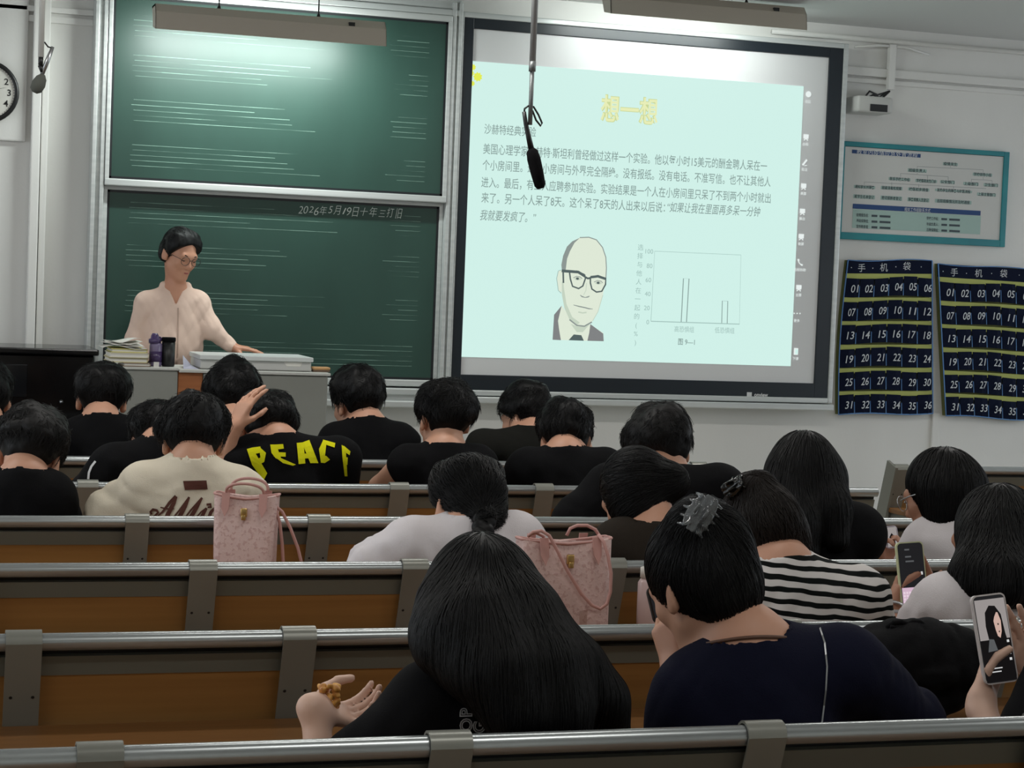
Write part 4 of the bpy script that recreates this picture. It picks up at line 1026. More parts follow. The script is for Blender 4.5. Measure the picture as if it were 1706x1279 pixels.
T_ = person('woman teacher in a pale pink zip hoodie and glasses standing at the lectern', 0, (hc, 152, 20, -4), tn, tsl, tsr, dict(m=[M['pink'], mat('zip', (176, 148, 132), .5)], sleeve=1.96, inf=.012, hood=True, vneck=.085, wr=.005, wfreq=46, res=.006, cz=-.02, cv=1.3, collar=.056),
            teacher_hair, skin='skin_teacher', am=.78, nk_r=.84, group=None, standing=True, hips=(at(290, 600, yt).x, yt+.02, 1.08), face=True, k=.97, hb=.0048,
            armL=(at(352, 548, yt-.03), at(386, 578, yt-.06), 'flat'), armR=(at(227, 566, yt+.03), at(236, 628, yt-.04), dict(d=Vector((.2, -.1, -1)), n=Vector((0, 1, 0)), thumb=1)), seed=5)
add_glasses(T_, .0014, 'dark', True, .024)
h = T_['head']
for s in (-1, 1):
    MB().tube([h.w(s*.016, .0945, .021), h.w(s*.032, .0935, .027), h.w(s*.05, .081, .022)], [.002, .003, .0015], 6).build('eyebrow', M['hair'], T_['root'], True)
    MB().tube([h.w(s*.018, .088, -.001), h.w(s*.033, .0915, -.004), h.w(s*.046, .082, -.001)], [.0018, .0028, .0016], 6).build('eye', M['dark'], T_['root'], True)
MB().tube([h.w(-.02, .088, -.0665), h.w(-.01, .0955, -.065), h.w(0, .0965, -.0665), h.w(.01, .0955, -.065), h.w(.02, .088, -.0665)], [.002, .0042, .0045, .0042, .002], 8).build('lips', mat('lips', (160, 84, 82), .45), T_['root'], True)
zp = MB(); N, up, fw = T_['N'], T_['up'], T_['fw']
zp.ribbon([N-up*(.095+.045*i) + Vector((0, -.3, 0)) for i in range(9)], .007, 0)
project_print('zipper', zp, T_['shirt'], mat('zipper_tape', (184, 156, 140), .5), T_['root'], Vector((0, 1, 0)), .003, 0)

# ---- front row (beyond the sixth rail)
def seat(label, d, hp, nk, sl, sr, **kw):
    """pixel-located sitter: hp=(x,y,dy,yaw,pitch,roll)"""
    return person(label, d, (PX(hp[0], hp[1], d, hp[2]), hp[3], hp[4], hp[5]), PX(*nk[:2], d, nk[2]), PX(*sl[:2], d, sl[2]), PX(*sr[:2], d, sr[2]), **kw)
BL = dict(m=M['black'], sleeve=.8)
seat('young man at the left end of the front row in a black tee, neck bare', d5, (169, 669, .33, 6, 14, 2), (168, 696, .24), (128, 728, .24), (212, 726, .24), shirt=dict(BL), hair=short(11, hgt=.008, vol=1.3), seed=2, hb=.008, k=1.03)
seat('person whose dark head is cut by the left edge, front row', d5, (-27, 672, .33, 0, 16, 0), (-30, 700, .24), (-75, 730, .24), (12, 730, .24), shirt=dict(BL), hair=short(12, 900, hgt=.009), hb=.009, k=1.08)
e_ = seat('young man with silver glasses before the wooden lectern panel', d5, (384, 670, .33, -10, 12, 0), (386, 698, .24), (345, 730, .24), (428, 730, .24), shirt=dict(BL), hair=short(13, hgt=.008, vol=1.5), hb=.008, k=1.1)
add_glasses(e_, .002)
seat('young man with fluffy hair and a black tee directly below the wooden eraser', d5, (595, 675, .32, -22, 10, -2), (612, 702, .24), (558, 738, .24), (668, 738, .24), shirt=dict(BL, inf=.02), hair=short(14, hgt=.008, vol=1.5), hb=.008, k=1.04, seed=4)
seat('young man in an olive black tee under the whiteboard, face turned left', d5, (876, 699, .33, -34, 12, 3), (890, 718, .24), (800, 748, .22), (930, 750, .24), shirt=dict(m=M['olive'], sleeve=.8, inf=.02), hair=short(15, hgt=.008), hb=.008, k=1.02, seed=6)
# ---- fifth rail
q = seat('young man in a black jacket with white piping, half hidden behind cream sweatshirt', d4, (262, 740, .36, 0, 34, 0), (268, 738, .26), (186, 778, .25), (304, 772, .25), shirt=dict(BL, sleeve=1.8, inf=.022), hair=short(16, hgt=.008), hb=.009, armL=(PX(150, 830, d4, .34), PX(200, 850, d4, .52), 'flat'))
pi = MB(); pi.tube([PX(x, y, d4, -.1) for x, y in ((146, 800), (147, 785), (151, 773), (158, 764))], .003, 6)
pm2 = MB(); pm2.ribbon([PX(x, y, d4, 0) for x, y in ((147, 798), (148, 787), (152, 777), (159, 768))], .007)
project_print('white_piping', pm2, q['shirt'], M['whiteprint'], q['root'], None, .003, 1)
f_ = seat('young man in a black shirt with yellow lettering, one hand raised to his head', d4, (443, 720, .34, 4, 28, 10), (462, 731, .25), (418, 762, .25), (570, 764, .25), shirt=dict(BL, inf=.02, sleeve=(.55, .9), wr=.002), hair=short(17, hgt=.007, vol=1.1), hb=.006, k=1.0,
          armL=(PX(366, 780, d4, .22), PX(390, 712, d4, .21), dict(d=(PX(420, 650, d4, .22)-PX(390, 712, d4, .21)), n=Vector((-.8, -.55, .2)), thumb=1, curl=(12, 14, 18, 24), k=.95, spread=7)))
pe = MB()
def glyph(polys, x0, y0, sx, sy):
    for pts in polys: pe.add([PX(x0+x*sx, y0+y*sy, d4, 0) for x, y in pts], [list(range(len(pts)))])
# angular yellow letters P E A C E in an arch (photograph pixels)
def q4(x, y): return (420+x/3.967, 560+y/3.967)
def gl(pts): pe.add([PX(*q4(*p), d4, 0) for p in pts], [list(range(len(pts)))][::-1])
gl([(-35, 745), (0, 735), (15, 860), (40, 845), (48, 880), (100, 905), (75, 955), (0, 850)]); gl([(0, 735), (55, 728), (60, 768), (5, 780)]); gl([(45, 728), (92, 770), (80, 830), (40, 850), (30, 815), (55, 800), (55, 775)])
gl([(120, 715), (160, 715), (185, 790), (200, 825), (155, 805), (128, 770)]); gl([(150, 715), (205, 712), (210, 742), (165, 748)]); gl([(160, 765), (222, 768), (222, 795), (175, 795)]); gl([(140, 790), (180, 800), (290, 848), (270, 855), (205, 838)])
gl([(295, 705), (340, 700), (352, 840), (308, 845)]); gl([(335, 700), (378, 684), (438, 838), (385, 838), (345, 740)]); gl([(335, 775), (385, 775), (392, 805), (340, 808)])
gl([(468, 682), (550, 705), (545, 735), (485, 715), (475, 720)]); gl([(442, 745), (470, 685), (490, 715), (482, 790), (455, 835)]); gl([(452, 790), (490, 790), (515, 815), (480, 838), (455, 835)])
gl([(592, 718), (618, 732), (630, 925), (612, 925), (597, 800)]); gl([(605, 722), (650, 760), (645, 785), (612, 765)]); gl([(605, 800), (632, 800), (630, 850), (608, 845)])
project_print('yellow_lettering', pe, f_['shirt'], M['yellow'], f_['root'], None, .004, 2)
seat('young man in a black sleeveless top with hair over his nape, left arm bare', d4, (739, 702, .32, -8, 10, 4), (742, 745, .24), (672, 775, .24), (802, 775, .24), shirt=dict(BL, sleeve=0, inf=.016), hair=short(18, 2200, hgt=.007, vol=1.3, nape=-.105), hb=.007, k=1.02, armL=(PX(633, 812, d4, .33), PX(668, 850, d4, .5), 'flat'))
seat('curly haired young man in a black tee, between sleeveless man and jacketed man', d4, (941, 735, .34, 6, 22, 0), (940, 752, .25), (876, 782, .25), (1012, 782, .25), shirt=dict(BL, inf=.02), hair=short(19, hgt=.007, vol=1.2), hb=.007, k=1.02)
# ---- fourth rail
seat('young man with wavy hair in a black tee at the far left edge', d3, (50, 762, .36, 16, 30, 8), (40, 792, .26), (-40, 835, .26), (86, 832, .26), shirt=dict(BL, inf=.02), hair=short(20, 2400, m='hair_soft', hgt=.006, vol=1.4), hb=.006, k=1.02, armR=(PX(100, 880, d3, .36), PX(80, 900, d3, .5), 'flat'))
l_ = seat('young man in a cream sweatshirt with brown script on its back', d3, (321, 738, .34, 0, 14, 0), (320, 768, .24), (236, 818, .25), (398, 826, .25), shirt=dict(m=M['cream'], sleeve=1.85, inf=.026, wr=.009, wfreq=46, cz=-.03, res=.009), hair=short(21, 2400, hgt=.006, vol=1.2), hb=.006, k=0.99,
          armL=(PX(186, 864, d3, .28), PX(215, 895, d3, .48), 'flat'), seed=9)
lab = MB(); lab.add([PX(x, y, d3, 0) for x, y in ((305, 801), (344, 800), (346, 815), (308, 816))], [[0, 1, 2, 3]]); project_print('neck_label', lab, l_['shirt'], M['brownprint'], l_['root'], None, .004, 3)
scr = MB()
def sw(pts, ws):
    scr.ribbon([PX(0+x/3.967, 560+y/3.967, d3, 0) for x, y in pts], [q/3.967/585 for q in ws], 0, Vector((0, -1, 0)))
sw([(1000, 1178), (995, 1160), (1010, 1145), (1035, 1150), (1045, 1165), (1030, 1180), (1010, 1195)], [14, 16, 18, 18, 16, 14, 10])
sw([(1045, 1185), (1075, 1160), (1120, 1100), (1165, 1058)], [8, 14, 20, 26]); sw([(1165, 1058), (1150, 1100), (1110, 1175), (1095, 1215)], [16, 26, 30, 30]); sw([(1060, 1130), (1100, 1140), (1150, 1140)], [8, 10, 8])
sw([(1140, 1205), (1185, 1150), (1250, 1062)], [10, 12, 12]); sw([(1250, 1062), (1225, 1120), (1175, 1215)], [14, 26, 30])
sw([(1215, 1210), (1260, 1150), (1335, 1066)], [10, 12, 12]); sw([(1335, 1066), (1300, 1130), (1250, 1215)], [14, 26, 30])
sw([(1290, 1205), (1330, 1160), (1365, 1135)], [8, 10, 12]); sw([(1365, 1135), (1345, 1170), (1325, 1215)], [16, 24, 24]); sw([(1365, 1112), (1392, 1110), (1395, 1128), (1372, 1130)], [14, 18, 16, 10])
sw([(1450, 1140), (1420, 1135), (1395, 1160), (1380, 1200)], [12, 18, 22, 24])
project_print('script_lettering', scr, l_['shirt'], M['brownprint'], l_['root'], None, .004, 2)
seat('young man in a black jacket under the whiteboard, right ear bare', d3, (1100, 755, .36, -8, 20, -4), (1085, 785, .26), (1012, 815, .26), (1205, 815, .26), shirt=dict(BL, sleeve=1.85, inf=.024), hair=short(22, 2400, m='hair_soft', hgt=.006, vol=1.5), hb=.006, k=1.03,
     armL=(PX(962, 868, d3, .25), PX(1000, 890, d3, .45), 'flat'))

# ---- women with long hair
def drape(h, pts, w0=.07, cap=1.0):
    """cap plus curtains of hair: pts = list of chains [(world point, radius), ...]"""
    P = [h.el((0, -.016, .034), (.085*cap, .105*cap, .1*cap), .02), h.el((0, -.04, -.02), (.08*cap, .07*cap, .085), .04)]
    for c in pts:
        for (a, ra), (b, rb) in zip(c[:-1], c[1:]): P.append(rc(a, b, ra, rb, .05))
    return P
def face_open(h, zf=-.2, yf=.035, top=.05):
    def post(X, d):
        q = h.loc(X)
        cut = np.minimum(np.minimum(q[:, 1]-yf-.0*q[:, 2], (top+.25*(q[:, 1]-yf))-q[:, 2]), .072-np.abs(q[:, 0]))
        return -smin(-d, -cut, .01)
    return post
down = np.array([0, -.06, -1.0])
def flow_down(X): return np.repeat(down[None], len(X), 0)
n_ = d2
def longhair(chains, seed, n=2200, m='hair', hgt=.007, steps=22, step=.02, r=.0012, jit=.07, lift=(.002, .007), flow=flow_down, cap=1.0):
    def f(root, h):
        P = drape(h, chains(h) if callable(chains) else chains, cap=cap)
        return make_hair(root, h, 'long', seed, hgt, n, M[m], dict(prims=P, flow=flow, post=face_open(h), st=dict(steps=steps, step=step, r=r, jit=jit, lift=lift)))
    return f
nh = seat('woman with long loose dark hair over a black top, below the phone pockets', d2, (1333, 798, .30, -6, 10, 2), (1350, 862, .24), (1300, 893, .24), (1428, 890, .24), shirt=dict(BL, sleeve=1.8, inf=.02, more=[rc(PX(1365, 868, d2, .24), PX(1428, 886, d2, .24), .07, .066, .05), rc(PX(1365, 868, d2, .24), PX(1300, 890, d2, .24), .07, .066, .05)]), skin='skin',
     hair=longhair([[(PX(1320, 800, d2, .26), .06), (PX(1325, 870, d2, .17), .05), (PX(1340, 920, d2, .14), .035)], [(PX(1372, 800, d2, .26), .06), (PX(1385, 850, d2, .18), .045), (PX(1395, 900, d2, .14), .03)], [(PX(1310, 790, d2, .3), .045), (PX(1298, 850, d2, .26), .03)]], 31), hb=.007, ears=True)
# left ear ornament
o_ = seat('woman with a short black bob, wire glasses and white blouse near the right edge', d2, (1567, 824, .32, -38, 20, 6), (1590, 878, .26), (1550, 912, .28), (1660, 915, .22), shirt=dict(m=M['white_cloth'], sleeve=1.5, inf=.028, wr=.011, wfreq=46), skin='skin_tan',
     hair=longhair(lambda h: [[(h.w(-.05, -.03, .0), .055), (h.w(-.06, .0, -.10), .035)], [(h.w(.055, -.02, .0), .055), (h.w(.05, -.02, -.11), .045)], [(h.w(0, -.07, 0), .06), (h.w(0, -.065, -.10), .05)]], 32, 2000, steps=12, step=.016), hb=.006, armL=(PX(1520, 985, d2, .32), PX(1492, 968, d2, .56), dict(d=Vector((-.05, .25, 1)), n=Vector((0, 1, 0)), thumb=1, curl=(50, 50, 50, 50))))
add_glasses(o_, .0018, 'steel')
def braid_hair(root, h):
    ct = PX(808, 862, d2, .14)
    P = [h.el((0, -.016, .034), (.084, .104, .096), .02), h.el((.005, -.06, -.025), (.066, .05, .06), .05), h.el((.012, -.085, -.06), (.04, .03, .04), .05), rc(h.w(.012, -.09, -.06), ct, .03, .022, .03)]
    for k in range(14):
        a = random.Random(k).uniform(0, 6.28); P.append(h.el((math.cos(a)*.062, -.014+math.sin(a)*.075, .035+.022*(k % 3)), (.028, .032, .028), .03))
    def post(X, d):
        q = h.loc(X); zl = np.where(q[:, 1] < 0, -.085, -.02+.7*q[:, 1]); return -smin(-d, -(zl-q[:, 2]), .012)
    c = A3(ct)
    def flow(X): v = c-X; return v/(np.linalg.norm(v, axis=1, keepdims=True)+1e-9)
    V, Q = sdf_mesh(P, .006, post); o = mesh_obj('hair', V, Q, M['hair'], root, None, True)
    strands('hair_strands', P, V, Q, 2200, flow, 12, .012, .0012, M['hair'], o, (.003, .012), .25, None, None, 5)
    bp = []; a, b = ct, PX(800, 905, d2, .08)
    for k in range(7):
        p = a.lerp(b, k/6); s = 1 if k % 2 else -1; bp.append(el(p+Vector((s*.011, 0, 0)), (.021, .017, .018), rot(0, 0, s*35), .006))
    sdf_obj('braid', bp, .004, M['hair'], root)
seat('woman with a low black braid and white shirt, beyond the very long haired woman', d2, (778, 840, .30, -8, 18, 2), (785, 872, .23), (682, 915, .24), (862, 905, .24), shirt=dict(m=M['white_cloth'], sleeve=1.7, inf=.026, wr=.010, wfreq=46, cz=.012), hair=braid_hair, hb=.006, armL=(PX(628, 955, d2, .26), PX(680, 985, d2, .46), 'flat'))
def bun_flow(target):
    c = A3(target)
    def flow(X): v = c-X; return v/(np.linalg.norm(v, axis=1, keepdims=True)+1e-9)
    return flow
def j_hair(root, h):
    P = [h.el((0, -.014, .034), (.085, .106, .1), .02), h.el((-.02, .0, -.04), (.07, .07, .06), .04), h.el((.05, -.09, .0), (.05, .045, .05), .03)]
    def post(X, d):
        q = h.loc(X); zl = np.where(q[:, 1] < 0, -.075, -.07+.55*q[:, 1]); return -smin(-d, -(zl-q[:, 2]), .012)
    make_hair(root, h, 'long', 8, .006, 2000, M['hair'], dict(prims=P, post=post, flow=bun_flow(h.w(.06, -.11, .0)), st=dict(steps=12, step=.012, r=.0011, jit=.1, lift=(.002, .005))))
seat('woman with smooth tied black hair and a dark brown top, right of the pink tote', d2, (1062, 828, .32, -26, 30, -6), (1090, 880, .24), (1030, 915, .25), (1160, 905, .24), shirt=dict(m=M['dark_brown'], sleeve=.8, inf=.024), hair=j_hair, hb=.006, skin='skin', ears=False)

# ---- second row from the camera
def claw_clip(p, px, py, ang, L, wd, m):
    """sprung hair claw gripping the hair where the pixel's ray meets it"""
    ho = [o for o in p['root'].children if o.name.startswith('hair')][0]; me = ho.data
    co = np.zeros(len(me.vertices)*3); me.vertices.foreach_get('co', co); co = co.reshape(-1, 3)+np.array(world_loc(ho))
    t = BVHTree.FromPolygons(co.tolist(), [list(q.vertices) for q in me.polygons])
    o = Vector((0, 0, CAM_Z)); dr = (at(px, py, 5)-o).normalized(); hit, n, _, _ = t.ray_cast(o, dr, 12)
    if hit is None: return
    n = (n if n.dot(dr) < 0 else -n); n = (n*.6-dr*.4).normalized()
    a = math.radians(ang); ax = CR*math.cos(a)+CU*math.sin(a); ax = (ax-n*ax.dot(n)).normalized(); sd = n.cross(ax); P = []
    f = lambda u, v, w: hit+ax*u+sd*v+n*(w+.002)
    Rm = np.array([ax[:], sd[:], n[:]]).T
    for s in (-1, 1):
        P.append(el(f(0, s*wd*.36, .008), (L*.46, wd*.36, .0042), Rm@rot(0, 0, s*22), .004)); P.append(rc(f(-L*.4, s*.004, .012), f(L*.4, s*.004, .012), .0036, .0036, .004))
        for k in range(5):
            u = L*(-.36+.18*k); b = 1-.22*abs(k-2)/2
            P.append(rc(f(u, s*wd*.55*b, .006), f(u*1.04, s*wd*b, -.006), .0036, .0022, .004))
        P.append(el(f(0, s*.009, .020), (L*.16, .003, .011), Rm@rot(0, 0, s*-20), .004))
    V, Q = sdf_mesh(P, .0022, None, .008)
    return mesh_obj('claw_clip', V, Q, m, p['root'], None, True)
def clear_plastic():
    m = mat('smoky_clear_plastic', (150, 154, 156), .08); m.node_tree.nodes['Principled BSDF'].inputs['Transmission Weight'].default_value = .7; return m
def q_hair(root, h):
    P = [h.el((0, -.014, .034), (.082, .104, .097), .02), h.el((.0, -.085, .03), (.055, .05, .07), .04), h.el((-.01, -.06, .12), (.05, .045, .03), .03), h.el((.045, -.06, -.01), (.04, .045, .06), .03), rc(h.w(.055, -.06, -.02), h.w(.05, -.09, -.12), .022, .006, .03)]
    wn = wrinkle(.002, 4, 60)
    def post(X, d):
        q = h.loc(X); zl = np.where(q[:, 1] < 0, np.where(q[:, 0] > .03, -.13, -.07), -.02+.6*q[:, 1]); return -smin(-(d+wn(X)), -(zl-q[:, 2]), .012)
    make_hair(root, h, 'long', 9, .0055, 2000, M['hair_brown'], dict(prims=P, post=post, flow=bun_flow(h.w(-.02, -.09, .13)), st=dict(steps=14, step=.012, r=.0011, jit=.18, lift=(.004, .009))))
sa = PX(1256, 965, d1, .2); sb_ = PX(1440, 985, d1, .2); stp = (sb_-sa).normalized()
def stripe_material():
    m = mat('striped_cotton', (214, 208, 206), .9, 0, .15); nt = m.node_tree; b = nt.nodes['Principled BSDF']
    n = Vector((0, 0, 1)); n = (n-stp*n.dot(stp)).normalized()
    N_ = lambda t, **kw: nt.nodes.new(t)
    tc = N_('ShaderNodeTexCoord'); dp = N_('ShaderNodeVectorMath'); dp.operation = 'DOT_PRODUCT'; dp.inputs[1].default_value = n/.0235
    nz = N_('ShaderNodeTexNoise'); nz.inputs['Scale'].default_value = 9; nt.links.new(tc.outputs['Object'], nz.inputs['Vector']); nt.links.new(tc.outputs['Object'], dp.inputs[0])
    ma = N_('ShaderNodeMath'); ma.operation = 'MULTIPLY_ADD'; ma.inputs[1].default_value = 1.3; nt.links.new(nz.outputs[0], ma.inputs[0]); nt.links.new(dp.outputs['Value'], ma.inputs[2])
    fr_ = N_('ShaderNodeMath'); fr_.operation = 'FRACT'; nt.links.new(ma.outputs[0], fr_.inputs[0])
    rp = N_('ShaderNodeValToRGB'); rp.color_ramp.elements[0].position = .44; rp.color_ramp.elements[1].position = .47
    rp.color_ramp.elements[0].color = (*lin((14, 18, 17)), 1); rp.color_ramp.elements[1].color = (*lin((216, 211, 208)), 1)
    nt.links.new(fr_.outputs[0], rp.inputs[0]); nt.links.new(rp.outputs[0], b.inputs['Base Color']); return m
q_ = seat('woman in a black and white striped top with a claw clip in brown hair', d1, (1262, 904, .34, -14, 26, -8), (1302, 934, .25), (1236, 985, .27), (1432, 1000, .24), shirt=dict(m=stripe_material(), sleeve=.9, inf=.02, res=.0065, wr=.003, collar=.066, cz=-.004), hair=q_hair, hb=.006, skin='skin', ears=False,
     armR=(PX(1442, 1075, d1, .28), PX(1385, 1090, d1, .5), 'flat'), k=.98)
claw_clip(q_, 1226, 812, 20, .062, .026, mat('glossy_black_clip', (14, 15, 15), .1))
r_ = seat('woman in a white shirt at the right edge texting on a phone', d1, (1658, 901, .34, -24, 18, 4), (1672, 985, .25), (1572, 1015, .27), (1760, 1015, .23), shirt=dict(m=M['white_cloth'], sleeve=.95, inf=.028, wr=.010, wfreq=46), skin='skin_tan',
     hair=longhair([[(PX(1640, 900, d1, .30), .06), (PX(1618, 960, d1, .24), .04), (PX(1612, 985, d1, .22), .022)], [(PX(1680, 900, d1, .28), .07), (PX(1672, 965, d1, .17), .05), (PX(1670, 985, d1, .15), .03)], [(PX(1720, 900, d1, .28), .06), (PX(1725, 1000, d1, .18), .05)]], 33, 3000, 'hair', steps=16, step=.018, jit=.12), hb=.0055,
     armL=(PX(1532, 1100, d1, .32), PX(1484, 1022, d1, .455), dict(d=(PX(1516, 955, d1, .492)-PX(1484, 1022, d1, .455)), n=Vector((-.25, .95, .2)), thumb=1, curl=(6, 7, 8, 10), tcurl=30, k=.92, tout=26)),
     armR=(PX(1600, 1068, d1, .40), PX(1566, 1018, d1, .475), dict(d=(PX(1535, 965, d1, .49)-PX(1566, 1018, d1, .475)), n=Vector((.3, .95, .1)), thumb=-1, curl=(8, 9, 10, 12), k=.85)))

# ---- nearest row
s_ = seat('woman with very long straight black hair and a white lettered black tee', d0, (795, 1012, .30, 2, 14, 0), (828, 1100, .25), (716, 1182, .25), (968, 1182, .24), shirt=dict(BL, sleeve=.93, inf=.02, more=[rc(PX(716, 1182, d0, .25), PX(598, 1272, d0, .27), .066, .058, .04)]), skin='skin_pale',
     hair=longhair(lambda h: [[(h.w(-.03, -.04, .02), .05), (PX(746, 1010, d0, .24), .036), (PX(728, 1060, d0, .20), .03), (PX(716, 1090, d0, .17), .015)],
        [(h.w(.0, -.05, .02), .07), (PX(800, 1060, d0, .18), .075), (PX(830, 1120, d0, .12), .055), (PX(862, 1185, d0, .10), .04), (PX(875, 1224, d0, .10), .035)],
        [(h.w(.03, -.04, .02), .055), (PX(868, 1030, d0, .20), .05), (PX(912, 1110, d0, .14), .05), (PX(932, 1180, d0, .12), .042), (PX(940, 1224, d0, .11), .036)],
        [(PX(890, 1040, d0, .20), .035), (PX(965, 1110, d0, .17), .03), (PX(1010, 1165, d0, .16), .025), (PX(1030, 1222, d0, .15), .018)],
        [(PX(770, 1060, d0, .17), .045), (PX(778, 1105, d0, .14), .03)]], 34, 5200, 'hair', .0055, steps=26, step=.02, r=.0011, jit=.05, lift=(.0015, .005)), hb=.0048, k=.92, am=.95,
     armL=(PX(546, 1400, d0, .26), PX(524, 1180, d0, .34), dict(d=(PX(571, 1190, d0, .375)-PX(524, 1180, d0, .34)), n=Vector((-.5, .25, -.8)), thumb=1, curl=(34, 38, 42, 46), k=.86, tcurl=36, tout=50)))
pr_ = MB()
def stxt(s, x, y, h, xd, m_=0, bold=0):
    o = PX(x, y, d0, 0); ang = math.radians(xd); pr_.text(s, o, None, h, 0, 0, bold, xdir=(math.cos(ang), 0, math.sin(ang)), ydir=(-math.sin(ang), 0, math.cos(ang)), align='C', mid=True)
def outline(pts, w=.0016): pr_.ribbon([PX(480+x/2.914, 840+y/2.914, d0, 0) for x, y in pts], w)
def ring(x, y, rx, ry, w=.0016, a0=0, a1=360): outline([(x+rx*math.cos(math.radians(a)), y+ry*math.sin(math.radians(a))) for a in np.linspace(a0, a1, 22)], w)
for s, x, y in (('O', 776, 1208), ('P', 776, 1186), ('G', 798, 1211)):
    pr_.text(s, PX(x, y, d0, 0), None, .026, 0, 0, .01, (0, 0, 1), (-1, 0, 0), 'C', True, .035)
for s, x, y, a in (('F', 985, 1186, -10), ('A', 992, 1190, -25), ('C', 998, 1196, -38), ('E', 1003, 1202, -50)): stxt(s, x, y, .012, a, 0, .03)
project_print('white_lettering', pr_, s_['shirt'], M['whiteprint'], s_['root'], None, .003, 1)
hb_ = MB(); e0, w0_ = Vector(s_['arms'][0][1]), Vector(s_['arms'][0][2])
sn = []; r = random.Random(4); c = PX(548, 1160, d0, .355)
for k in range(40): sn.append(el(c+Vector((r.uniform(-.014, .014), r.uniform(-.012, .012), r.uniform(-.022, .022))), (.0042, .005, .0075), rot(r.uniform(0, 360), r.uniform(0, 90), r.uniform(0, 360)), .003))
V, Q = sdf_mesh(sn, .0018, None, .01)
so = mesh_obj('snack', V, Q, noisy(mat('golden_crust', (224, 168, 84), .45), (90, 90, 90), (180, 116, 48)), None, None, True)
tag(so, 'golden brown knobbly fried snack held in a raised hand', 'snack')

def t_hair(root, h):
    P = [h.el((0, -.014, .034), (.085, .106, .1), .02), h.el((.0, -.07, -.02), (.066, .055, .075), .05), h.el((-.01, -.07, .105), (.055, .05, .045), .03), h.el((.02, -.10, .06), (.035, .035, .045), .03)]
    wn = wrinkle(.002, 6, 60)
    def post(X, d):
        q = h.loc(X); zl = np.where(q[:, 1] < 0, -.095, -.02+.6*q[:, 1]); 
        ear = np.sqrt((q[:, 1]+.004)**2+(q[:, 2]+.016)**2)-.026
        cut = np.maximum(zl-q[:, 2], np.where(np.abs(q[:, 0]) > .062, -ear, -9))
        return -smin(-(d+wn(X)), -cut, .012)
    make_hair(root, h, 'long', 12, .005, 3600, M['hair'], dict(prims=P, post=post, flow=bun_flow(h.w(-.02, -.10, .11)), st=dict(steps=16, step=.011, r=.001, jit=.14, lift=(.004, .008))))
t_ = seat('woman in a navy top with black hair clipped up and a leather neck cord', d0, (1165, 974, .34, -16, 24, -10), (1246, 1056, .25), (1152, 1166, .31), (1412, 1112, .23), k=.94, shirt=dict(m=M['navy'], sleeve=(.9, 1.96), res=.0068, inf=.02, wr=.004, collar=.074, cz=-.022, cv=.4), hair=t_hair, skin='skin', hb=.0048,
     armL=(PX(1130, 1270, d0, .34), PX(1128, 1118, d0, .42), dict(d=(PX(1106, 1020, d0, .45)-PX(1128, 1118, d0, .42)), n=Vector((-.75, -.5, .0)), thumb=1, curl=(28, 34, 40, 46), k=.9, tcurl=30)),
     armR=(PX(1505, 1255, d0, .30), PX(1330, 1290, d0, .46), 'flat'))
claw_clip(t_, 1166, 858, 58, .082, .032, clear_plastic())
N, up, fw, rx = t_['N'], t_['up'], t_['fw'], t_['rx']
cord = MB(); ring_ = []
nb = t_['root']
body = [o for o in nb.children if o.name.startswith('body')][0]
co = np.zeros(len(body.data.vertices)*3); body.data.vertices.foreach_get('co', co); co = co.reshape(-1, 3)+np.array(world_loc(body))
bt_ = BVHTree.FromPolygons(co.tolist(), [list(p.vertices) for p in body.data.polygons])
for a in np.linspace(-150, 150, 31):
    t = math.radians(a); dr = (-fw*math.cos(t)+rx*math.sin(t)); c = N + up*(.012-.05*(1-math.cos(t))*.5)
    hit = bt_.ray_cast(c+dr*.105, -dr, .2); p = hit[0] if hit[0] is not None else c+dr*.07
    ring_.append(p+dr*.002)
cord.tube(ring_, .0032, 8).build('neck_cord', mat('brown_leather', (92, 62, 46), .5), t_['root'], True)
ch = MB(); ch.ribbon([PX(x, y, d0, 0) for x, y in ((1352, 1032), (1366, 1045), (1374, 1070), (1378, 1110), (1376, 1150), (1370, 1200), (1364, 1230))], .0028)
project_print('silver_piping', ch, t_['shirt'], M['steel'], t_['root'], None, .003, 1)

u_ = seat('person at the right edge holding up a phone with a video, mostly out of view', d0, (1935, 930, .30, -25, 16, 0), (1935, 1040, .25), (1790, 1120, .27), (2080, 1090, .24), shirt=dict(BL, sleeve=1.0, inf=.03), hair=short(40, 400, hgt=.01), skin='skin_pale', hb=.0048,
     armL=(PX(1690, 1330, d0, .24), PX(1634, 1172, d0, .385), dict(d=(PX(1668, 1075, d0, .428)-PX(1634, 1172, d0, .385)), n=Vector((-.3, .95, .1)), thumb=1, curl=(5, 6, 8, 10), tcurl=34, k=.93, tout=40)),
     armR=(PX(1800, 1250, d0, .34), PX(1738, 1140, d0, .41), dict(d=(PX(1692, 1060, d0, .425)-PX(1738, 1140, d0, .41)), n=Vector((.3, .95, .1)), thumb=-1, curl=(6, 7, 8, 10), k=.9)))
MB().tube([PX(1487, 1010, d1, .41)+Vector((math.cos(a)*.031, math.sin(a)*.024, math.sin(a)*.008)) for a in np.linspace(0, 6.0, 20)], .0045, 8).build('bracelet', M['steel'], r_['root'], True)

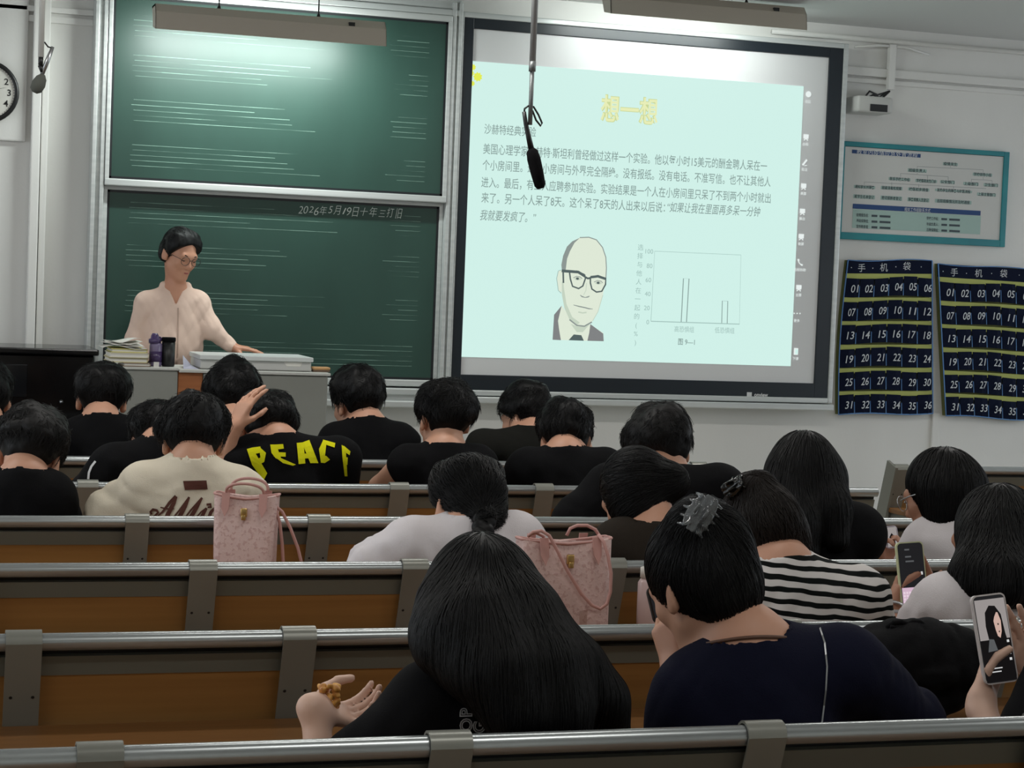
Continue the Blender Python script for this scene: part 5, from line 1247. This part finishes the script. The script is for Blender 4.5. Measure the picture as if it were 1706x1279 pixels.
# ------------------------------------------------------------------ phones
M['phone_dark'] = emi('phone_screen_dark', (30, 30, 32)); M['keys'] = emi('phone_keyboard', (206, 176, 196)); M['pgrey'] = emi('phone_video_grey', (150, 144, 142)); M['pskin'] = emi('phone_video_face', (200, 168, 156)); M['ptext'] = emi('phone_text', (205, 205, 205)); M['pblack'] = emi('phone_video_black', (18, 16, 17)); M['pdim'] = emi('phone_text_dim', (86, 88, 90))
def phone(c, right, upv, w, h, case, label, art):
    c = Vector(c); x = Vector(right).normalized(); z = Vector(upv); z = (z-x*z.dot(x)).normalized(); n = z.cross(x)   # n away from the viewer
    mx = Matrix(((x.x, n.x, z.x, c.x), (x.y, n.y, z.y, c.y), (x.z, n.z, z.z, c.z), (0, 0, 0, 1)))
    t = empty('phone', c, label, 'phone')
    def rbox(a, b, y0, y1, rad, m, nm, seg=5):
        pts = []
        for sx, sz, a0 in ((1, 1, 0), (-1, 1, 90), (-1, -1, 180), (1, -1, 270)):
            for k in range(seg+1):
                g = math.radians(a0+90*k/seg); pts.append(((a/2-rad)*sx+rad*math.cos(g), y0, (b/2-rad)*sz+rad*math.sin(g)))
        return MB().prism([mx@Vector(p) for p in pts], mx.to_3x3()@Vector((0, y1-y0, 0))).build(nm, m, t)
    rbox(w, h, -.0035, .0045, .011, case, 'case'); rbox(w-.006, h-.006, -.0042, -.003, .009, M['phone_dark'], 'screen')
    ar = MB()
    def f(pts, mi): ar.add([mx@Vector((px*(w-.008)/2, -.0046-.0002*mi, pz*(h-.008)/2)) for px, pz in pts], [list(range(len(pts)))], mi)
    mats = art(f); ar.build('screen_picture', mats, t); return t
def R4(x0, x1, z0, z1): return [(x0, z0), (x1, z0), (x1, z1), (x0, z1)]
def art_chat(f):
    f(R4(-1, 1, -1, -.42), 0)
    for j in range(4):
        for i in range(8): f(R4(-.92+i*.235, -.92+i*.235+.17, -.62-.1*j, -.55-.1*j), 1)
    for z, a in ((.78, .4), (.55, .5), (.4, .7)): f(R4(-.5, -.5+a, z, z+.05), 2)
    f(R4(.5, .62, -.02, .06), 3); f(R4(.68, .84, -.03, .07), 3)
    return [M['keys'], emi('phone_keys_pale', (226, 206, 218)), M['pdim'], M['ptext']]
def art_video(f):
    f(R4(-1, 1, -.02, .93), 0); f(R4(-1, 1, -1, -.02), 1)
    f([(-.35, -.3), (-.5, .3), (-.42, .62), (-.1, .78), (.3, .76), (.62, .55), (.72, .1), (.9, -.3), (.2, -.35)], 1)
    f([(.12, .2), (.05, .45), (.15, .62), (.42, .6), (.55, .4), (.5, .15), (.36, .0), (.2, .05)], 2)
    f([(-.6, -.3), (-.4, .0), (-.1, -.02), (.05, -.28)], 3)
    f([(.0, .35), (.0, .66), (.2, .72), (.3, .6), (.14, .5)], 4); f([(.28, .34), (.36, .35), (.38, .31), (.3, .3)], 4); f([(.28, .16), (.4, .17), (.34, .12)], 4)
    for z in (-.12, -.26, -.4, -.54): f(R4(.72, .88, z, z+.06), 5)
    for z, a in ((-.62, .5), (-.7, 1.0), (-.78, .9)): f(R4(-.85, -.85+a, z, z+.025), 5)
    return [M['pgrey'], M['pblack'], M['pskin'], M['pdim'], M['pblack'], M['ptext']]
def art_plain(f): f(R4(-1, 1, -1, 1), 0); f([(-.4, -.8), (-.5, 0), (0, .4), (.5, 0), (.4, -.8)], 1); return [M['pgrey'], M['pblack']]
def art_dark(f): f(R4(-.9, .9, -.9, .9), 0); return [M['phone_dark']]
def phone_px(tl, tr, bl, Y, tilt, case, label, art):
    a, b, c = at(*tl, Y), at(*tr, Y), at(*bl, Y); ctr = (b+c)/2
    return phone(ctr, b-a, (a-c)+Vector((0, tilt, 0)), (b-a).length, (a-c).length, case, label, art)
phone_px((1487, 906), (1532, 903), (1506, 1010), d1+.445, .03, mat('lime_case', (206, 212, 170), .4), 'phone in a pale lime case with a pink keyboard on screen', art_chat)
phone_px((1612, 997), (1668, 990), (1644, 1137), d0+.385, .04, mat('clear_case', (214, 206, 204), .3), 'phone in a clear case playing a video at the right edge', art_video)
phone_px((1473, 877), (1495, 875), (1475, 914), d2+.56, .02, mat('white_case', (206, 200, 214), .4), 'small white phone beside the white blouse, partly hidden', art_plain)
phone_px((1080, 978), (1104, 974), (1086, 1040), d0+.50, .03, M['dark'], 'black phone seen edge on in the hand of the woman in navy', art_dark)

# ------------------------------------------------------------------ bags and bottle on the desks
def tote(c, w, dp, hgt, yaw, label, droop, paths=None):
    """tapered tote: c = middle of its base"""
    c = Vector(c); mx = Matrix.Translation(c)@Matrix.Rotation(math.radians(yaw), 4, 'Z')
    t = empty('tote_bag', c, label, 'bag', 'pink tote bags standing on the desks')
    bm = bmesh.new(); n = 6; rings = []
    for z, kw, kd in ((0, .86, 1), (.01, .9, 1.03), (hgt*.5, .95, .8), (hgt-.004, 1.0, .45), (hgt, 1.0, .42), (hgt-.004, .98, .38), (hgt*.5, .93, .74), (.014, .86, .94)):
        pts = []
        for k in range(28):
            a = k/28*2*math.pi; ca, sa_ = math.cos(a), math.sin(a); e = .32
            x = math.copysign(abs(ca)**e, ca)*w/2*kw; y = math.copysign(abs(sa_)**e, sa_)*dp/2*kd
            pts.append(bm.verts.new((x, y*(1+.12*math.sin(x*30+z*20)), z - (.012*math.cos(x/w*math.pi*1.0)*(z > hgt*.9)))))
        rings.append(pts)
    for a, b in zip(rings[:-1], rings[1:]):
        for k in range(28): bm.faces.new([a[k], a[(k+1) % 28], b[(k+1) % 28], b[k]])
    bm.faces.new(rings[0][::-1]); bm.faces.new(rings[-1])
    MB().bm(bm, 0, mx).build('body', M['bag'], t, True)
    tr = MB()
    rim = [mx@(Vector((math.copysign(abs(math.cos(a))**.32, math.cos(a))*w/2*1.005, math.copysign(abs(math.sin(a))**.32, math.sin(a))*dp/2*.43, hgt-.003-.012*math.cos(math.copysign(abs(math.cos(a))**.32, math.cos(a))*math.pi/2)))) for a in np.linspace(0, 2*math.pi, 41)]
    tr.tube(rim, .0035, 6).build('rim_piping', M['bagtrim'], t, True)
    for sd, fall in ((-1, droop[0]), (1, droop[1])):
        hm = MB(); y0 = sd*dp*.24; pts = []
        xs = w*.29
        for k in range(21):
            u = k/20; th = math.pi*u; x = -xs*math.cos(th)*(1+.1*math.sin(th)) + fall[0]*math.sin(th)**1.0; z = hgt + fall[1]*math.sin(th)**.8; y = y0*1.1 + fall[2]*math.sin(th)
            if fall[1] < 0: z += .05*math.sin(2*th)**2 if u < .5 or True else 0
            pts.append(mx@Vector((x, y, z)))
        if paths: pts = paths[0 if sd < 0 else 1]
        hm.tube(pts, .0042, 8).build('handle', M['bagtrim'], t, True); hm = MB()
        for s in (-1, 1):
            q = [mx@Vector((s*xs + s*dx, y0*1.02-.002*(1 if sd < 0 else -1) + sd*dd, hz)) for dx, hz, dd in ((-.011, hgt+.002, .004), (.011, hgt+.002, .004), (.010, hgt-.04, .014), (.0, hgt-.062, .02), (-.010, hgt-.04, .014))]
            MB().prism(q, mx.to_3x3()@Vector((0, sd*.004, 0))).build('handle_tab', M['bagtrim'], t)
    lk = MB().box((-.009, -dp*.33-.006, hgt-.062), (.009, -dp*.33+.004, hgt-.038), 0, .003, mx).box((-.006, -dp*.36-.006, hgt-.07), (.006, -dp*.36+.004, hgt-.056), 0, .002, mx)
    lk.build('clasp', M['gold'], t, True); return t
DZ = .701
c = at(412, 880, d3-.15); tote((c.x-.005, d3-.16, DZ), .175, .15, at(400, 820, d3-.16).z-DZ, -18, 'pink leather tote on the desk behind the cream sweatshirt', ((.0, .03, -.02), (.0, .035, .0)))
st_ = MB()
for q in (((458, 842), (470, 852), (484, 880), (496, 912), (503, 940), (505, 970)), ((459, 846), (466, 870), (470, 905), (472, 940), (474, 970))): st_.tube([at(x, y, d3-.20) for x, y in q], .0045, 6)
st_.build('shoulder_strap', M['bagtrim'], [o for o in COL.objects if o.name.startswith('tote_bag')][0], True)
c = at(940, 900, d2-.14); tote((c.x-.004, d2-.15, DZ), .235, .13, at(940, 893, d2-.15).z-DZ, 4, 'large pink monogrammed tote with a hanging handle on a desk', ((.02, -.17, -.055), (.0, .045, .01)), [[at(x, y, d2-.15-dd) for x, y, dd in ((916, 915, .03), (905, 893, .035), (893, 887, .045), (884, 889, .05), (880, 893, .05), (888, 886, .055), (902, 884, .058), (915, 892, .06), (926, 912, .06), (945, 950, .062), (968, 988, .064), (986, 1008, .066), (1000, 1014, .068), (1011, 1006, .068), (1017, 985, .067), (1018, 955, .064), (1013, 925, .058), (1006, 903, .05), (997, 890, .035))], [at(x, y, d2-.11) for x, y in ((944, 892), (950, 880), (962, 875), (978, 875), (992, 882), (1000, 895))]])
c = at(1079, 1000, d2-.12); wb_ = empty('pump_bottle', (c.x, d2-.12, DZ), 'pink bottle with a white pump cap on the desk', 'bottle')
zb = at(1079, 962, d2-.12).z; zt = at(1079, 936, d2-.12).z
MB().lathe([(.022, 0), (.026, .005), (.026, zb-DZ-.012), (.018, zb-DZ)], (c.x, d2-.12, DZ), 20).build('body', mat('pale_pink_bottle', (214, 190, 188), .2), wb_, True)
MB().lathe([(.021, 0), (.021, .025), (.012, .028), (.012, zt-zb)], (c.x, d2-.12, zb), 18).build('cap', M['paper'], wb_, True)
# black drawstring backpack on the desk beside the woman in navy
c = at(1545, 1100, d1-.18); bz = at(1500, 1060, d1-.18).z
bp_ = empty('backpack', (c.x, d1-.18, DZ), 'black drawstring backpack lying on the desk beside the woman in navy', 'backpack')
pr2 = [el((c.x-.02, d1-.17, DZ+.10), (.15, .10, .10), None, .05), el((c.x+.06, d1-.16, DZ+.12), (.10, .09, bz-DZ-.12), None, .05), el((c.x-.08, d1-.17, DZ+.12), (.08, .09, bz-DZ-.12), None, .05)]
wf = wrinkle(.012, 77, 34)
def bpost(X, d): return np.maximum(d+wf(X), DZ+.001-X[:, 2])
sdf_obj('body', pr2, .008, M['black'], bp_, bpost)
cd2 = MB(); cd2.tube([at(x, y, d1-.2) for x, y in ((1478, 1046), (1488, 1038), (1500, 1036), (1512, 1040), (1520, 1036), (1532, 1036), (1542, 1044))], .006, 8).tube([at(x, y, d1-.21) for x, y in ((1484, 1044), (1500, 1046), (1518, 1042), (1540, 1046))], .004, 6)
cd2.build('drawstring', M['black'], bp_, True)
